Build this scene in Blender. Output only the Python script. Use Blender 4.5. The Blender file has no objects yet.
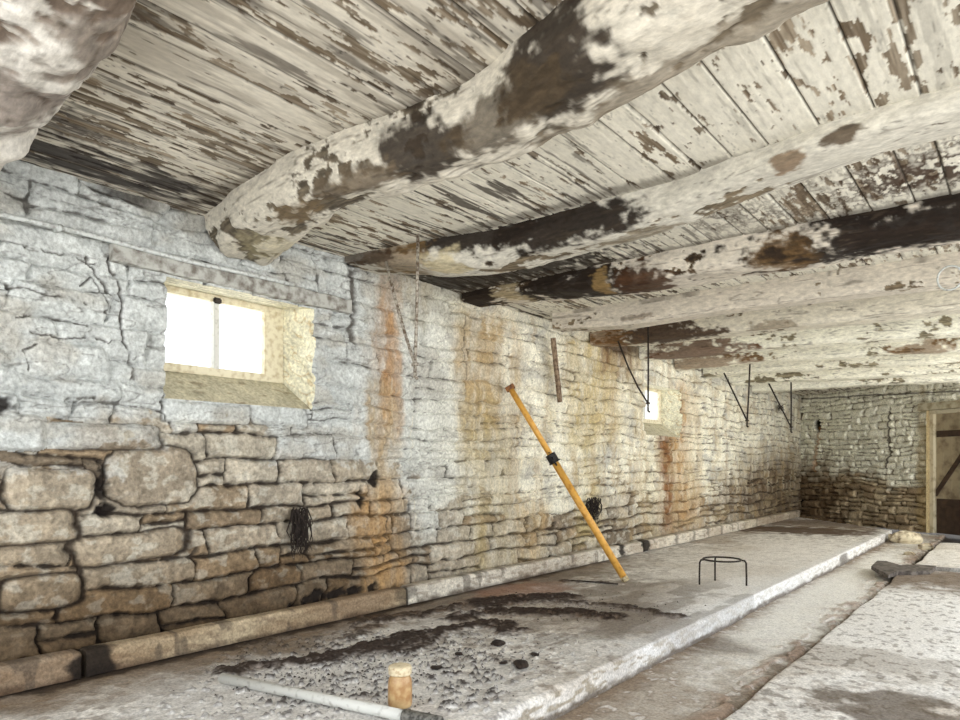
import bpy, bmesh, math, random
import numpy as np
from mathutils import Vector

# ---------------------------------------------------------------- camera, world, light, exposure
F, HZ, VPX = 700.0, 465.0, 1030.0
CAMX, CAMZ = 4.0, 1.22
_n = math.hypot(VPX-480, F)
S, CC = (VPX-480)/_n, F/_n
yaw = math.atan2(VPX-480, F)
col = bpy.context.scene.collection
scn = bpy.context.scene
cam_d = bpy.data.cameras.new('camera'); cam = bpy.data.objects.new('camera', cam_d); col.objects.link(cam)
cam_d.sensor_width = 36.0; cam_d.lens = 36.0*F/960.0; cam_d.shift_y = (HZ-360)/960.0
cam_d.clip_start = 0.02
cam.location = (CAMX, 0, CAMZ); cam.rotation_euler = (math.pi/2, 0, yaw)
scn.camera = cam

world = bpy.data.worlds.new('world'); scn.world = world; world.use_nodes = True
wn = world.node_tree.nodes; wl = world.node_tree.links
bg = wn['Background']
tc = wn.new('ShaderNodeTexCoord'); sp = wn.new('ShaderNodeSeparateXYZ'); rp = wn.new('ShaderNodeValToRGB')
hm = wn.new('ShaderNodeMath'); hm.operation = 'MULTIPLY_ADD'; hm.inputs[1].default_value = 0.5; hm.inputs[2].default_value = 0.5
wl.new(tc.outputs['Generated'], sp.inputs[0]); wl.new(sp.outputs['Z'], hm.inputs[0]); wl.new(hm.outputs[0], rp.inputs[0])
rp.color_ramp.elements[0].position = 0.46; rp.color_ramp.elements[0].color = (0.89, 0.885, 0.86, 1)      # lower half of the world, brightened to light the ceiling from below
rp.color_ramp.elements[1].position = 0.54; rp.color_ramp.elements[1].color = (0.60, 0.63, 0.66, 1)     # overcast sky
wl.new(rp.outputs[0], bg.inputs['Color']); bg.inputs['Strength'].default_value = 3.6

al = bpy.data.lights.new('far_fill_light', 'AREA'); al.shape = 'RECTANGLE'; al.size = 3.5; al.size_y = 2.0; al.energy = 120; al.color = (1.0, .985, .94)  # added fill lamp that brightens the far end, no opening stands there
alo = bpy.data.objects.new('far_fill_light', al); col.objects.link(alo); alo.location = (6.3, 11.5, 1.3)
alo.rotation_euler = Vector((-1, .30, .0)).to_track_quat('-Z', 'Z').to_euler()
scn.view_settings.view_transform = 'Standard'; scn.view_settings.look = 'None'
scn.view_settings.gamma = 1.0; scn.view_settings.use_curve_mapping = False
scn.view_settings.exposure = 0.50

# ---------------------------------------------------------------- image <-> place helpers (used to place things)
def ray(u, v):
    a, b = (u-480)/F, (HZ-v)/F
    return np.array([a*CC - S, a*S + CC, b])          # direction per unit depth
def G(u, v, z=0.0):
    r = ray(u, v); t = (z-CAMZ)/r[2]; return (CAMX+r[0]*t, r[1]*t, z)
def AY(u, v, y):
    r = ray(u, v); t = y/r[1]; return (CAMX+r[0]*t, y, CAMZ+r[2]*t)
def AX(u, v, x):
    r = ray(u, v); t = (x-CAMX)/r[0]; return (x, r[1]*t, CAMZ+r[2]*t)
def W(u, v):
    p = AX(u, v, 0.0); return (p[1], p[2])

# ---------------------------------------------------------------- noise
def hsh(ix, iy, seed):
    n = (ix.astype(np.int64)*374761393 + iy.astype(np.int64)*668265263 + int(seed)*1274126177) & 0xffffffff
    n = ((n ^ (n >> 13))*1274126177) & 0xffffffff
    n = ((n ^ (n >> 15))*2246822519) & 0xffffffff
    n = n ^ (n >> 16)
    return (n & 0xffffff).astype(np.float64)/float(0xffffff)
def vn(x, y, seed=0):
    x = np.asarray(x, float); y = np.asarray(y, float)
    x0 = np.floor(x); y0 = np.floor(y); fx = x-x0; fy = y-y0
    fx = fx*fx*(3-2*fx); fy = fy*fy*(3-2*fy)
    a = hsh(x0, y0, seed); b = hsh(x0+1, y0, seed); c = hsh(x0, y0+1, seed); d = hsh(x0+1, y0+1, seed)
    return a*(1-fx)*(1-fy)+b*fx*(1-fy)+c*(1-fx)*fy+d*fx*fy
def fbm(x, y, seed=0, o=4, g=0.5):
    s = 0; a = 1; t = 0; x = np.asarray(x, float); y = np.asarray(y, float)
    for i in range(o):
        s = s + a*vn(x, y, seed+i*17); t += a; a *= g
        x, y = (x*0.8-y*0.6)*2.03+3.1, (x*0.6+y*0.8)*2.03+1.7
    return s/t
def fbma(x, y, seed=0, o=4, g=0.55):                      # keeps its stretch
    s = 0; a = 1; t = 0; x = np.asarray(x, float); y = np.asarray(y, float)
    for i in range(o):
        s = s + a*vn(x, y, seed+i*17); t += a; a *= g; x = x*2.07+5.3; y = y*2.01+2.9
    return s/t
def ss(a, b, x):
    t = np.clip((x-a)/(b-a), 0, 1); return t*t*(3-2*t)
def L(r, g, b):
    c = np.array([r, g, b], float)/255.0
    return np.where(c <= 0.04045, c/12.92, ((c+0.055)/1.055)**2.4)
def mix(a, b, t):
    return a + (b-a)*np.asarray(t)[..., None]
def blob(x, y, cx, cy, rx, ry, soft=0.35, n=None):
    r = np.sqrt(((x-cx)/rx)**2+((y-cy)/ry)**2)
    if n is not None: r = r + n
    return 1-ss(1-soft, 1+soft, r)
def seg(x, y, p, q):                                      # distance to a segment
    px, py = p; qx, qy = q; dx, dy = qx-px, qy-py; l2 = dx*dx+dy*dy+1e-12
    t = np.clip(((x-px)*dx+(y-py)*dy)/l2, 0, 1)
    return np.hypot(x-px-t*dx, y-py-t*dy)
def poly_d(x, y, pts):
    d = 1e9
    for a, b in zip(pts[:-1], pts[1:]): d = np.minimum(d, seg(x, y, a, b))
    return d

# ---------------------------------------------------------------- materials
def attr_mat(name, rough=0.9, fine=60, amt=0.25, bump=0.25, bscale=140, stretch=(1, 1, 1), spec=0.25):
    m = bpy.data.materials.new(name); m.use_nodes = True; nt = m.node_tree; n = nt.nodes; l = nt.links
    p = n['Principled BSDF']; p.inputs['Roughness'].default_value = rough
    p.inputs['Specular IOR Level'].default_value = spec
    a = n.new('ShaderNodeAttribute'); a.attribute_name = 'Col'
    tcn = n.new('ShaderNodeTexCoord'); mp = n.new('ShaderNodeMapping'); mp.inputs['Scale'].default_value = stretch
    l.new(tcn.outputs['Object'], mp.inputs[0])
    nz = n.new('ShaderNodeTexNoise'); nz.inputs['Scale'].default_value = fine; nz.inputs['Detail'].default_value = 4
    nz.inputs['Roughness'].default_value = 0.65
    l.new(mp.outputs[0], nz.inputs['Vector'])
    mr = n.new('ShaderNodeMapRange'); mr.inputs[1].default_value = 0.3; mr.inputs[2].default_value = 0.7
    mr.inputs[3].default_value = 1-amt; mr.inputs[4].default_value = 1+amt*0.7
    l.new(nz.outputs['Fac'], mr.inputs[0])
    mx = n.new('ShaderNodeVectorMath'); mx.operation = 'SCALE'
    l.new(a.outputs['Color'], mx.inputs[0]); l.new(mr.outputs[0], mx.inputs['Scale'])
    l.new(mx.outputs[0], p.inputs['Base Color'])
    nb = n.new('ShaderNodeTexNoise'); nb.inputs['Scale'].default_value = bscale; nb.inputs['Detail'].default_value = 3
    l.new(mp.outputs[0], nb.inputs['Vector'])
    bp = n.new('ShaderNodeBump'); bp.inputs['Strength'].default_value = bump; bp.inputs['Distance'].default_value = 0.004
    l.new(nb.outputs['Fac'], bp.inputs['Height']); l.new(bp.outputs[0], p.inputs['Normal'])
    return m
def flat_mat(name, c, rough=0.7, metal=0.0, var=0.25, scale=30, c2=None, dens=0.5):
    m = bpy.data.materials.new(name); m.use_nodes = True; nt = m.node_tree; n = nt.nodes; l = nt.links
    p = n['Principled BSDF']; p.inputs['Roughness'].default_value = rough; p.inputs['Metallic'].default_value = metal
    tcn = n.new('ShaderNodeTexCoord'); nz = n.new('ShaderNodeTexNoise'); nz.inputs['Scale'].default_value = scale
    nz.inputs['Detail'].default_value = 5; l.new(tcn.outputs['Object'], nz.inputs['Vector'])
    r = n.new('ShaderNodeValToRGB'); c = L(*c); cb = L(*c2) if c2 else c*(1-var)
    r.color_ramp.elements[0].position = dens-0.12; r.color_ramp.elements[0].color = (*cb, 1)
    r.color_ramp.elements[1].position = dens+0.12; r.color_ramp.elements[1].color = (*c, 1)
    l.new(nz.outputs['Fac'], r.inputs[0]); l.new(r.outputs[0], p.inputs['Base Color'])
    bp = n.new('ShaderNodeBump'); bp.inputs['Strength'].default_value = 0.3; bp.inputs['Distance'].default_value = 0.003
    l.new(nz.outputs['Fac'], bp.inputs['Height']); l.new(bp.outputs[0], p.inputs['Normal'])
    return m
M_stone = attr_mat('limewashed_rubble', 0.92, 45, 0.38, 0.9, 90)
M_board = attr_mat('peeling_boards', 0.8, 40, 0.16, 0.3, 90, (1, 0.35, 1))
M_beam = attr_mat('peeling_beam', 0.85, 45, 0.28, 0.7, 60, (0.45, 1, 1))
M_conc = attr_mat('old_concrete', 0.88, 70, 0.38, 0.6, 110)
M_iron = flat_mat('dark_iron', (70, 62, 56), 0.7, 0.5, 0.5, 60)
M_yellow = flat_mat('yellow_paint', (222, 168, 78), 0.5, 0.0, 0.3, 25, (190, 132, 52), 0.40)
M_clamp = flat_mat('clamp_iron', (52, 50, 50), 0.5, 0.6, 0.5, 80)
M_pipe = flat_mat('grey_pipe', (208, 208, 202), 0.4, 0.0, 0.2, 30, (150, 148, 140), 0.34)
M_lid = flat_mat('cream_lid', (222, 208, 176), 0.6, 0, 0.2, 60, (170, 140, 100), 0.38)
M_jar = flat_mat('rusty_jar', (196, 166, 120), 0.35, 0, 0.3, 30, (168, 126, 82), 0.5)
M_wood = flat_mat('weathered_wood', (140, 120, 98), 0.85, 0, 0.4, 30, (86, 66, 48), 0.48)
M_frame = flat_mat('cream_frame', (222, 214, 188), 0.7, 0, 0.2, 24, (186, 170, 136), 0.42)
M_dirt = flat_mat('dark_dirt', (52, 40, 32), 0.95, 0, 0.5, 40)
M_tuft = flat_mat('dark_fibre', (44, 34, 28), 0.95, 0, 0.4, 60)
M_slate = flat_mat('slate', (112, 104, 96), 0.8, 0, 0.4, 18, (60, 52, 46), 0.5)
M_conduit = flat_mat('pale_conduit', (198, 202, 200), 0.7, 0, 0.2, 40, (140, 140, 136), 0.4)
M_glass = bpy.data.materials.new('dusty_glass'); M_glass.use_nodes = True
_n = M_glass.node_tree.nodes; _l = M_glass.node_tree.links; _n.clear()
o_ = _n.new('ShaderNodeOutputMaterial'); g1 = _n.new('ShaderNodeBsdfTransparent'); g2 = _n.new('ShaderNodeBsdfGlossy')
g2.inputs['Roughness'].default_value = 0.05; g3 = _n.new('ShaderNodeBsdfTranslucent'); g3.inputs[0].default_value = (0.85, 0.88, 0.95, 1)
m1 = _n.new('ShaderNodeMixShader'); m1.inputs[0].default_value = 0.05; m2 = _n.new('ShaderNodeMixShader'); m2.inputs[0].default_value = 0.18
_l.new(g1.outputs[0], m1.inputs[1]); _l.new(g2.outputs[0], m1.inputs[2]); _l.new(m1.outputs[0], m2.inputs[1]); _l.new(g3.outputs[0], m2.inputs[2]); _l.new(m2.outputs[0], o_.inputs[0])

# ---------------------------------------------------------------- object helpers
def tag(o, label=None, cat=None, group=None, kind=None):
    if label: o['label'] = label
    if cat: o['category'] = cat
    if group: o['group'] = group
    if kind: o['kind'] = kind
    return o
def link(name, me, mat, parent=None):
    o = bpy.data.objects.new(name, me); col.objects.link(o)
    if mat: me.materials.append(mat)
    if parent: o.parent = parent
    return o
def thing(name, label, cat, loc=(0, 0, 0), group=None):
    o = bpy.data.objects.new(name, None); col.objects.link(o); o.location = loc; o.empty_display_size = 0.1
    return tag(o, label, cat, group)
class Geo:                                                  # collects numpy patches into ONE mesh
    def __init__(s): s.v = []; s.f = []; s.c = []; s.n = 0
    def grid(s, P, Cl, keep=None, flip=False):
        a, b = P.shape[:2]; idx = np.arange(a*b).reshape(a, b)+s.n
        q = np.stack([idx[:-1, :-1], idx[1:, :-1], idx[1:, 1:], idx[:-1, 1:]], -1)
        if flip: q = q[..., ::-1]
        q = q[keep] if keep is not None else q.reshape(-1, 4)
        s.v.append(P.reshape(-1, 3)); s.c.append(np.broadcast_to(Cl, P.shape).reshape(-1, 3)); s.f.append(q.reshape(-1, 4)); s.n += a*b
    def build(s, name, mat, parent=None, smooth=True):
        v = np.concatenate(s.v); c = np.concatenate(s.c); f = np.concatenate(s.f)
        used = np.zeros(len(v), bool); used[f.ravel()] = True
        remap = np.cumsum(used)-1; v = v[used]; c = c[used]; f = remap[f]
        me = bpy.data.meshes.new(name); me.vertices.add(len(v)); me.vertices.foreach_set('co', v.astype(np.float32).ravel())
        me.loops.add(f.size); me.loops.foreach_set('vertex_index', f.astype(np.int32).ravel())
        me.polygons.add(len(f)); me.polygons.foreach_set('loop_start', np.arange(0, f.size, 4, dtype=np.int32))
        me.polygons.foreach_set('use_smooth', np.full(len(f), smooth))
        me.update(calc_edges=True); me.validate()
        at = me.color_attributes.new('Col', 'FLOAT_COLOR', 'POINT')
        cc = np.ones((len(v), 4), np.float32); cc[:, :3] = np.clip(c, 0.002, 1); at.data.foreach_set('color', cc.ravel())
        return link(name, me, mat, parent)
def from_bm(name, bm, mat, parent=None, smooth=True):
    me = bpy.data.meshes.new(name); bmesh.ops.recalc_face_normals(bm, faces=bm.faces[:]); bm.to_mesh(me); bm.free()
    for p in me.polygons: p.use_smooth = smooth
    return link(name, me, mat, parent)
def add_tube(bm, pts, r, n=10, cap=True, r2=None):
    pts = [Vector(p) for p in pts]; rings = []; m = len(pts); up = None
    for i, p in enumerate(pts):
        t = (pts[min(i+1, m-1)]-pts[max(i-1, 0)]).normalized()
        a = up if up is not None else (Vector((0, 0, 1)) if abs(t.z) < 0.9 else Vector((1, 0, 0)))
        s = t.cross(a).normalized(); b = s.cross(t).normalized(); up = b
        rr = r if r2 is None else r+(r2-r)*i/(m-1)
        rings.append([bm.verts.new(p+s*math.cos(2*math.pi*k/n)*rr+b*math.sin(2*math.pi*k/n)*rr) for k in range(n)])
    for a, b in zip(rings[:-1], rings[1:]):
        for k in range(n): bm.faces.new((a[k], a[(k+1) % n], b[(k+1) % n], b[k]))
    if cap: bm.faces.new(rings[0][::-1]); bm.faces.new(rings[-1])
def add_box(bm, lo, hi, bev=0.0):
    vs = [bm.verts.new((x, y, z)) for z in (lo[2], hi[2]) for y in (lo[1], hi[1]) for x in (lo[0], hi[0])]
    fs = [bm.faces.new([vs[i] for i in q]) for q in ((0, 2, 3, 1), (4, 5, 7, 6), (0, 1, 5, 4), (2, 6, 7, 3), (0, 4, 6, 2), (1, 3, 7, 5))]
    if bev: bmesh.ops.bevel(bm, geom=list({e for f in fs for e in f.edges}), offset=bev, segments=2, affect='EDGES')
def add_lathe(bm, prof, c=(0, 0, 0), n=32):
    rings = [[bm.verts.new((c[0]+r*math.cos(2*math.pi*k/n), c[1]+r*math.sin(2*math.pi*k/n), c[2]+z)) for k in range(n)] for r, z in prof]
    for a, b in zip(rings[:-1], rings[1:]):
        for k in range(n): bm.faces.new((a[k], a[(k+1) % n], b[(k+1) % n], b[k]))
    bm.faces.new(rings[0][::-1]); bm.faces.new(rings[-1])
def graded(y0, y1, f, mn=0.004, mx=0.06):
    out = [y0]
    while out[-1] < y1: out.append(out[-1]+min(mx, max(mn, f(out[-1]))))
    out[-1] = y1; return np.array(out)

# ---------------------------------------------------------------- masonry field
# returns height (m, out of the wall), colour
def lay(zmax, ymax, seed, tlo=0.09, thi=0.19, llo=0.18, lhi=0.55):
    rnd = random.Random(seed); zs = [-0.1]
    while zs[-1] < zmax+0.2: zs.append(zs[-1]+rnd.uniform(tlo, thi))
    rows = []
    for k in range(len(zs)):
        th = (zs[k+1]-zs[k]) if k+1 < len(zs) else 0.15
        ys = [-3-rnd.random()*0.5]
        while ys[-1] < ymax+1: ys.append(ys[-1]+rnd.uniform(llo, lhi)*(0.6+th/0.2*0.6))
        rows.append(np.array(ys))
    return np.array(zs), rows
def stones(y, z, lay_, seed, customs=()):
    zs, rows = lay_
    zw = z + (fbm(y*0.9, z*1.3, seed+1, 3)-0.5)*0.14 + (fbm(y*5, z*5, seed+2, 2)-0.5)*0.045
    yw_ = y + (fbm(y*3, z*5, seed+3, 3)-0.5)*0.16 + (fbm(y*11, z*11, seed+4, 2)-0.5)*0.05
    k = np.clip(np.searchsorted(zs, zw)-1, 0, len(zs)-2)
    z0 = zs[k]; z1 = zs[k+1]; y0 = np.zeros_like(y); y1 = np.zeros_like(y); j = np.zeros(y.shape, int)
    for kk in np.unique(k):
        m = k == kk; r = rows[kk]; jj = np.clip(np.searchsorted(r, yw_[m])-1, 0, len(r)-2)
        y0[m] = r[jj]; y1[m] = r[jj+1]; j[m] = jj
    # some stones are two thin ones on top of each other
    sp_ = (hsh(k, j, seed+5) < 0.30) & ((z1-z0) > 0.115)
    cut = z0+(z1-z0)*(0.35+0.3*hsh(k, j, seed+6)) + (yw_-y0)*(hsh(k, j, seed+7)-0.5)*0.15
    up = sp_ & (zw > cut); dn = sp_ & ~up
    z0 = np.where(up, cut, z0); z1 = np.where(dn, cut, z1); sid = j*3+up*1+dn*2
    dy = np.minimum(yw_-y0, y1-yw_); dz = np.minimum(zw-z0, z1-zw); R = 0.016
    cr = (dy < R) & (dz < R)
    d = np.where(cr, R-np.hypot(np.maximum(R-dy, 0), np.maximum(R-dz, 0)), np.minimum(dy, dz))
    d = d + (fbm(y*17, z*21, seed+8, 4)-0.5)*0.030
    h1 = hsh(k, sid, seed+9); h2 = hsh(k, sid, seed+10); h3 = hsh(k, sid, seed+11); h4 = hsh(k, sid, seed+12)
    ny = (yw_-y0)/(y1-y0+1e-6)-0.5; nz = (zw-z0)/(z1-z0+1e-6)-0.5
    nn = (fbm(y*6, z*6, seed+13, 3)-0.5)*0.5
    for i, (cy, cz, hy, hz, rot, pw, tone) in enumerate(customs):
        ca, sa = math.cos(rot), math.sin(rot)
        a = ((y-cy)*ca+(z-cz)*sa)/hy; b = (-(y-cy)*sa+(z-cz)*ca)/hz
        r = (np.abs(a)**pw+np.abs(b)**pw)**(1/pw) + nn*0.34 + (fbm(y*13, z*13, seed+14, 3)-.5)*.22
        dc = (1-r)*min(hy, hz)
        ins = dc > -0.004
        d = np.where(ins, dc+0.006, np.minimum(d, -dc-0.002))
        for arr, val in ((h1, tone), (h2, 0.75), (h3, 0.5+0.1*math.sin(i*7)), (h4, 0.5)): arr[ins] = val
        ny = np.where(ins, a*0.5, ny); nz = np.where(ins, b*0.5, nz)
    return d, h1, h2, h3, h4, ny, nz

# ---------------------------------------------------------------- wall_left
WIN = [(2.10, 3.19, 1.615, 2.33), (8.62, 9.86, 1.62, 2.30)]
DEP = 0.30
lw = lay(3.0, 18, 11, .10, .20, .20, .62)
def C_img(u0, v0, u1, v1, rot=0.0, pw=3.2, tone=0.5):
    y0, za = W(u0, (v0+v1)/2); y1, zb = W(u1, (v0+v1)/2)
    _, zt = W((u0+u1)/2, v0); _, zb2 = W((u0+u1)/2, v1)
    return ((y0+y1)/2, (zt+zb2)/2, (y1-y0)/2, (zt-zb2)/2, rot, pw, tone)
customs = [C_img(6, 469, 97, 511, -0.04, 6, .45), C_img(110, 446, 198, 506, 0, 3.2, .55),
           C_img(50, 424, 160, 449, .02, 7, .8), C_img(-30, 414, 47, 449, 0, 7, .85),
           C_img(76, 533, 186, 562, 0.05, 6, .3), C_img(3, 576, 84, 610, 0, 5, .2), C_img(-30, 512, 76, 545, 0, 7, .35),
           C_img(166, 403, 252, 423, 0, 9, .6), C_img(254, 405, 307, 425, 0, 9, .6),
           C_img(18, 343, 110, 377, .05, 6, .8)]
STAINS = [  # u0,u1,v0,v1,strength,colour
    (368, 398, 285, 440, 0.95, (176, 134, 98)), (372, 400, 390, 500, 0.75, (176, 146, 112)), (362, 402, 488, 600, 0.85, (182, 138, 92)),
    (400, 425, 250, 300, 0.5, (150, 120, 80)), (374, 400, 268, 300, .6, (130, 96, 60)),
    (468, 512, 312, 430, 0.95, (182, 152, 116)), (468, 502, 400, 600, 0.7, (176, 150, 108)),
    (500, 515, 430, 600, 0.5, (170, 146, 110)), (520, 545, 500, 600, .5, (196, 160, 112)),
    (563, 625, 335, 440, 0.85, (196, 170, 128)), (575, 600, 430, 540, 0.6, (196, 168, 112)),
    (608, 640, 330, 372, 0.75, (112, 74, 44)), (657, 668, 400, 480, 0.6, (150, 104, 62)), (662, 675, 415, 535, 1.0, (136, 92, 58)),
    (674, 688, 385, 520, 0.9, (184, 142, 98)), (686, 702, 385, 500, .35, (190, 150, 96)), (672, 700, 480, 545, .5, (180, 140, 100)),
    (640, 660, 440, 560, .3, (200, 175, 130)), (705, 740, 470, 520, .35, (130, 105, 80)), (738, 800, 455, 535, 0.75, (96, 76, 58)),
    (420, 470, 280, 330, .3, (170, 150, 110))]
CRACKS = [([(92, 255), (104, 282), (114, 300), (118, 302)], 0.010), ([(112, 250), (121, 300), (124, 335), (128, 355), (136, 380)], 0.012),
          ([(82, 285), (95, 276), (107, 300), (108, 320)], 0.007), ([(20, 315), (50, 318), (90, 325)], .008),
          ([(30, 332), (80, 338), (125, 342)], .007), ([(0, 240), (45, 250), (100, 262)], .006), ([(0, 282), (40, 292), (85, 305)], .009),
          ([(28, 370), (24, 350), (40, 343)], .008), ([(70, 412), (65, 400), (95, 398)], .01),
          ([(353, 256), (354, 300), (352, 330), (354, 342)], 0.045), ([(347, 340), (346, 362)], .008), ([(411, 505), (413, 545), (412, 585)], 0.016),
          ([(466, 315), (466, 385)], .014), ([(390, 500), (388, 530), (385, 560)], .01), ([(188, 560), (200, 548)], .02),
          ([(166, 380), (164, 400), (170, 420)], .006), ([(272, 215), (273, 260)], 0.01)]
def wall_fields(y, z):
    d, h1, h2, h3, h4, ny, nz = stones(y, z, lw, 100, customs)
    n1 = fbm(y*1.6, z*2.2, 31, 4); n2 = fbm(y*9, z*9, 32, 4); n3 = fbm(y*30, z*30, 33, 3)
    zt = np.interp(y, [0, 1.3, 2.2, 3.0, 3.8, 4.6, 6, 9, 12, 14, 18], [1.36, 1.38, 1.45, 1.32, 1.05, 0.85, 0.75, .65, .85, .95, 1.0])
    w = ss(-0.22, 0.22, z-zt+(n1-0.5)*0.7+(h2-0.5)*0.22)
    far = ss(4, 9, y)
    # geometry
    jw = 0.007+0.003*(1-w)+.004*far
    prof = ss(-0.004, 0.026, d)
    depth = 0.042*(1-w)+0.026*w
    h = depth*(prof-1) + (h3-0.5)*0.030 + (ny*(h1-0.5)*0.05+nz*(h4-0.5)*0.06)*prof*0.6 + (n2-0.5)*0.028 + (n3-0.5)*0.008
    # colour: bare stone
    a, b, c_, e = L(172, 164, 148), L(148, 130, 106), L(184, 175, 158), L(126, 113, 96)
    stone = mix(mix(a, b, ss(0.3, 0.7, h4)), mix(c_, e, ss(.3, .7, h3)), ss(0.35, 0.65, h1))
    brown = ss(1.0, 0.45, z+(n1-.5)*.5)*(1-ss(3.2, 5.5, y))
    stone = mix(stone, L(134, 112, 84)*(0.7+0.5*h3[..., None]), brown*0.7)
    stone = stone*(0.62+0.76*n2[..., None])*(0.62+.76*n3[..., None])
    stone = mix(stone, L(208, 204, 190), ss(.54, .66, fbm(y*13, z*20, 38, 4))*.45*ss(.15, .6, z+far))
    wash = mix(L(202, 207, 206), L(240, 236, 218), ss(3.2, 6.0, y))*(0.72+0.44*n2[..., None])*(.88+.24*n3[..., None])  # far whitewash painted paler, brightness of the far end put into the colour
    wash = mix(wash, L(176, 174, 166), ss(.5, .72, fbm(y*4, z*7, 35, 4))*.7)
    patch = ss(-.05, .05, (w-0.5)*0.9 + (n2-0.5)*1.1 + (n3-.5)*.6 + (h2-0.5)*0.5)
    wm = np.clip(patch*ss(0.02, .3, w) + ss(.8, 1, w), 0, 1)*(.45+.55*ss(.45, .95, w))*(1-.12*(1-far))
    cl = mix(stone, wash, wm)
    # joints
    joff = 0.003*(1-w) - 0.008*w*ss(.35, .6, fbm(y*3, z*5, 36, 3))*(1-.7*far)
    jm = 1-ss(joff, joff+jw, d)
    jc = mix(L(40, 30, 23)*1.0, L(62, 57, 52), w)
    jc = mix(jc, L(76, 60, 42), far*.6)
    cl = mix(cl, jc, jm*(0.93-.10*w))
    # dark soot veins between whitewash strokes
    vein = 1-ss(0.0, 0.018, np.abs(fbm(y*2.3, z*7.5, 37, 4)-0.5))
    cl = mix(cl, L(104, 100, 94), vein*0.55*w*(1-.5*far)); h = h-vein*.006*w
    # browner and darker low on the near wall and at the back corner
    low = ss(0.85, 0.25, z+(n1-.5)*.35)*(1-ss(2.8, 4.6, y))
    cl = mix(cl, cl*L(146, 130, 110), low*0.9)
    grn = blob(y, z, 16, .5, 3.0, 1.05, .5, (n2-.5)*1.2)
    cl = mix(cl, cl*L(176, 152, 122), grn*0.7)
    U = VPX - F*4/(CC*np.maximum(S*4+CC*y, .5)); dep = S*4+CC*y; V = HZ-F*(z-CAMZ)/dep
    for (u0, u1, v0, v1, s, c) in STAINS:
        jit = (fbm(y*4, z*1.2, int(u0)*3+v0, 4)-0.5)*(u1-u0)*1.2
        e_ = (u1-u0)*.28+1; m = ss(u0-e_, u0+e_, U+jit)*(1-ss(u1-e_, u1+e_, U+jit))
        ev = (v1-v0)*.12+3; jv = (n2-.5)*26
        m = m*ss(v0-ev, v0+ev, V+jv)*(1-ss(v1-ev, v1+ev, V+jv))
        m = m*(0.55+.45*ss(.36, .60, fbma(y*14, z*4.0, int(u0), 4)))*(.7+.5*h2)*s
        gy_ = L(*c)*np.array([.90, 1.0, 1.0])
        cl = mix(cl, gy_*(0.75+0.6*n3[..., None])*(1-0.55*jm[..., None]), np.clip(m, 0, 1))
    blk = ss(.55,.65,fbm(y*5,z*8,61,4))*far; cl = mix(cl, L(186, 168, 132), blk*.35)
    # thin pale drips
    dr = ss(.66, .74, fbma(y*28, z*1.3, 55, 3))*ss(3.5, 4.2, y)*ss(2.3, 1.6, z)*ss(.5, .9, z)
    cl = mix(cl, L(228, 218, 190), dr*.5)
    bd = ss(.64, .72, fbma(y*10, z*.9, 58, 3))*ss(4.5, 6, y)
    cl = mix(cl, L(172, 146, 104), bd*.35)
    for pts, r in CRACKS:
        pw_ = [W(*p) for p in pts]; dd = poly_d(y+(n2-.5)*.09+(n3-.5)*.02, z+(n2-.5)*.05+(n3-.5)*.03, pw_)
        m = (1-ss(r*0.2, r*1.0, dd))*ss(.30, .5, n3*.5+n2*.5); cl = mix(cl, L(66, 58, 50), m*.85); h = h-m*0.02
    for (u, v, ru, rv) in ((2, 407, 9, 9), (108, 512, 10, 6), (104, 480, 5, 24), (345, 593, 32, 5), (378, 478, 4, 6), (362, 495, 4, 9)):
        cy, cz = W(u, v); y1, _ = W(u+ru, v); _, z1 = W(u, v-rv)
        m = blob(y, z, cy, cz, y1-cy, z1-cz, .4, (n2-.5)*2.4+(n3-.5)*1.2); cl = mix(cl, L(26, 20, 17), m*.95); h = h-m*.02
    # wooden dark top course under the ceiling and white top
    top = blob(y, z, *W(420, 262), .28, .14, .4, (n2-.5)); cl = mix(cl, L(96, 76, 52), top*.7)
    top = blob(y, z, *W(620, 345), .5, .12, .4, (n2-.5)); cl = mix(cl, L(70, 50, 34), top*.8)
    top = blob(y, z, *W(132, 195), .16, .06, .4, (n2-.5)); cl = mix(cl, L(60, 54, 48), top*.8)
    # pale plaster round window
    return np.clip(h, -.09, .06), cl
g = Geo()
ys = graded(-1.5, 16.9, lambda y: max(0.0045, ((S*4+CC*max(y, 1.2))**2)/2800.0*0.85))
zsn = np.arange(0, 2.90, 0.0062)
# snap grid lines onto window edges
for (a, b, c, d_) in WIN:
    for e in (a, b): ys[np.argmin(abs(ys-e))] = e
    for e in (c, d_): zsn[np.argmin(abs(zsn-e))] = e
Y, Z = np.meshgrid(ys, zsn, indexing='ij')
H, Cl = wall_fields(Y, Z)
ym = (Y[:-1, :-1]+Y[1:, 1:])/2; zm = (Z[:-1, :-1]+Z[1:, 1:])/2
keep = np.ones(ym.shape, bool)
for (a, b, c, d_) in WIN: keep &= ~((ym > a) & (ym < b) & (zm > c) & (zm < d_))
g.grid(np.stack([H, Y, Z], -1), Cl, keep, flip=False)
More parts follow.
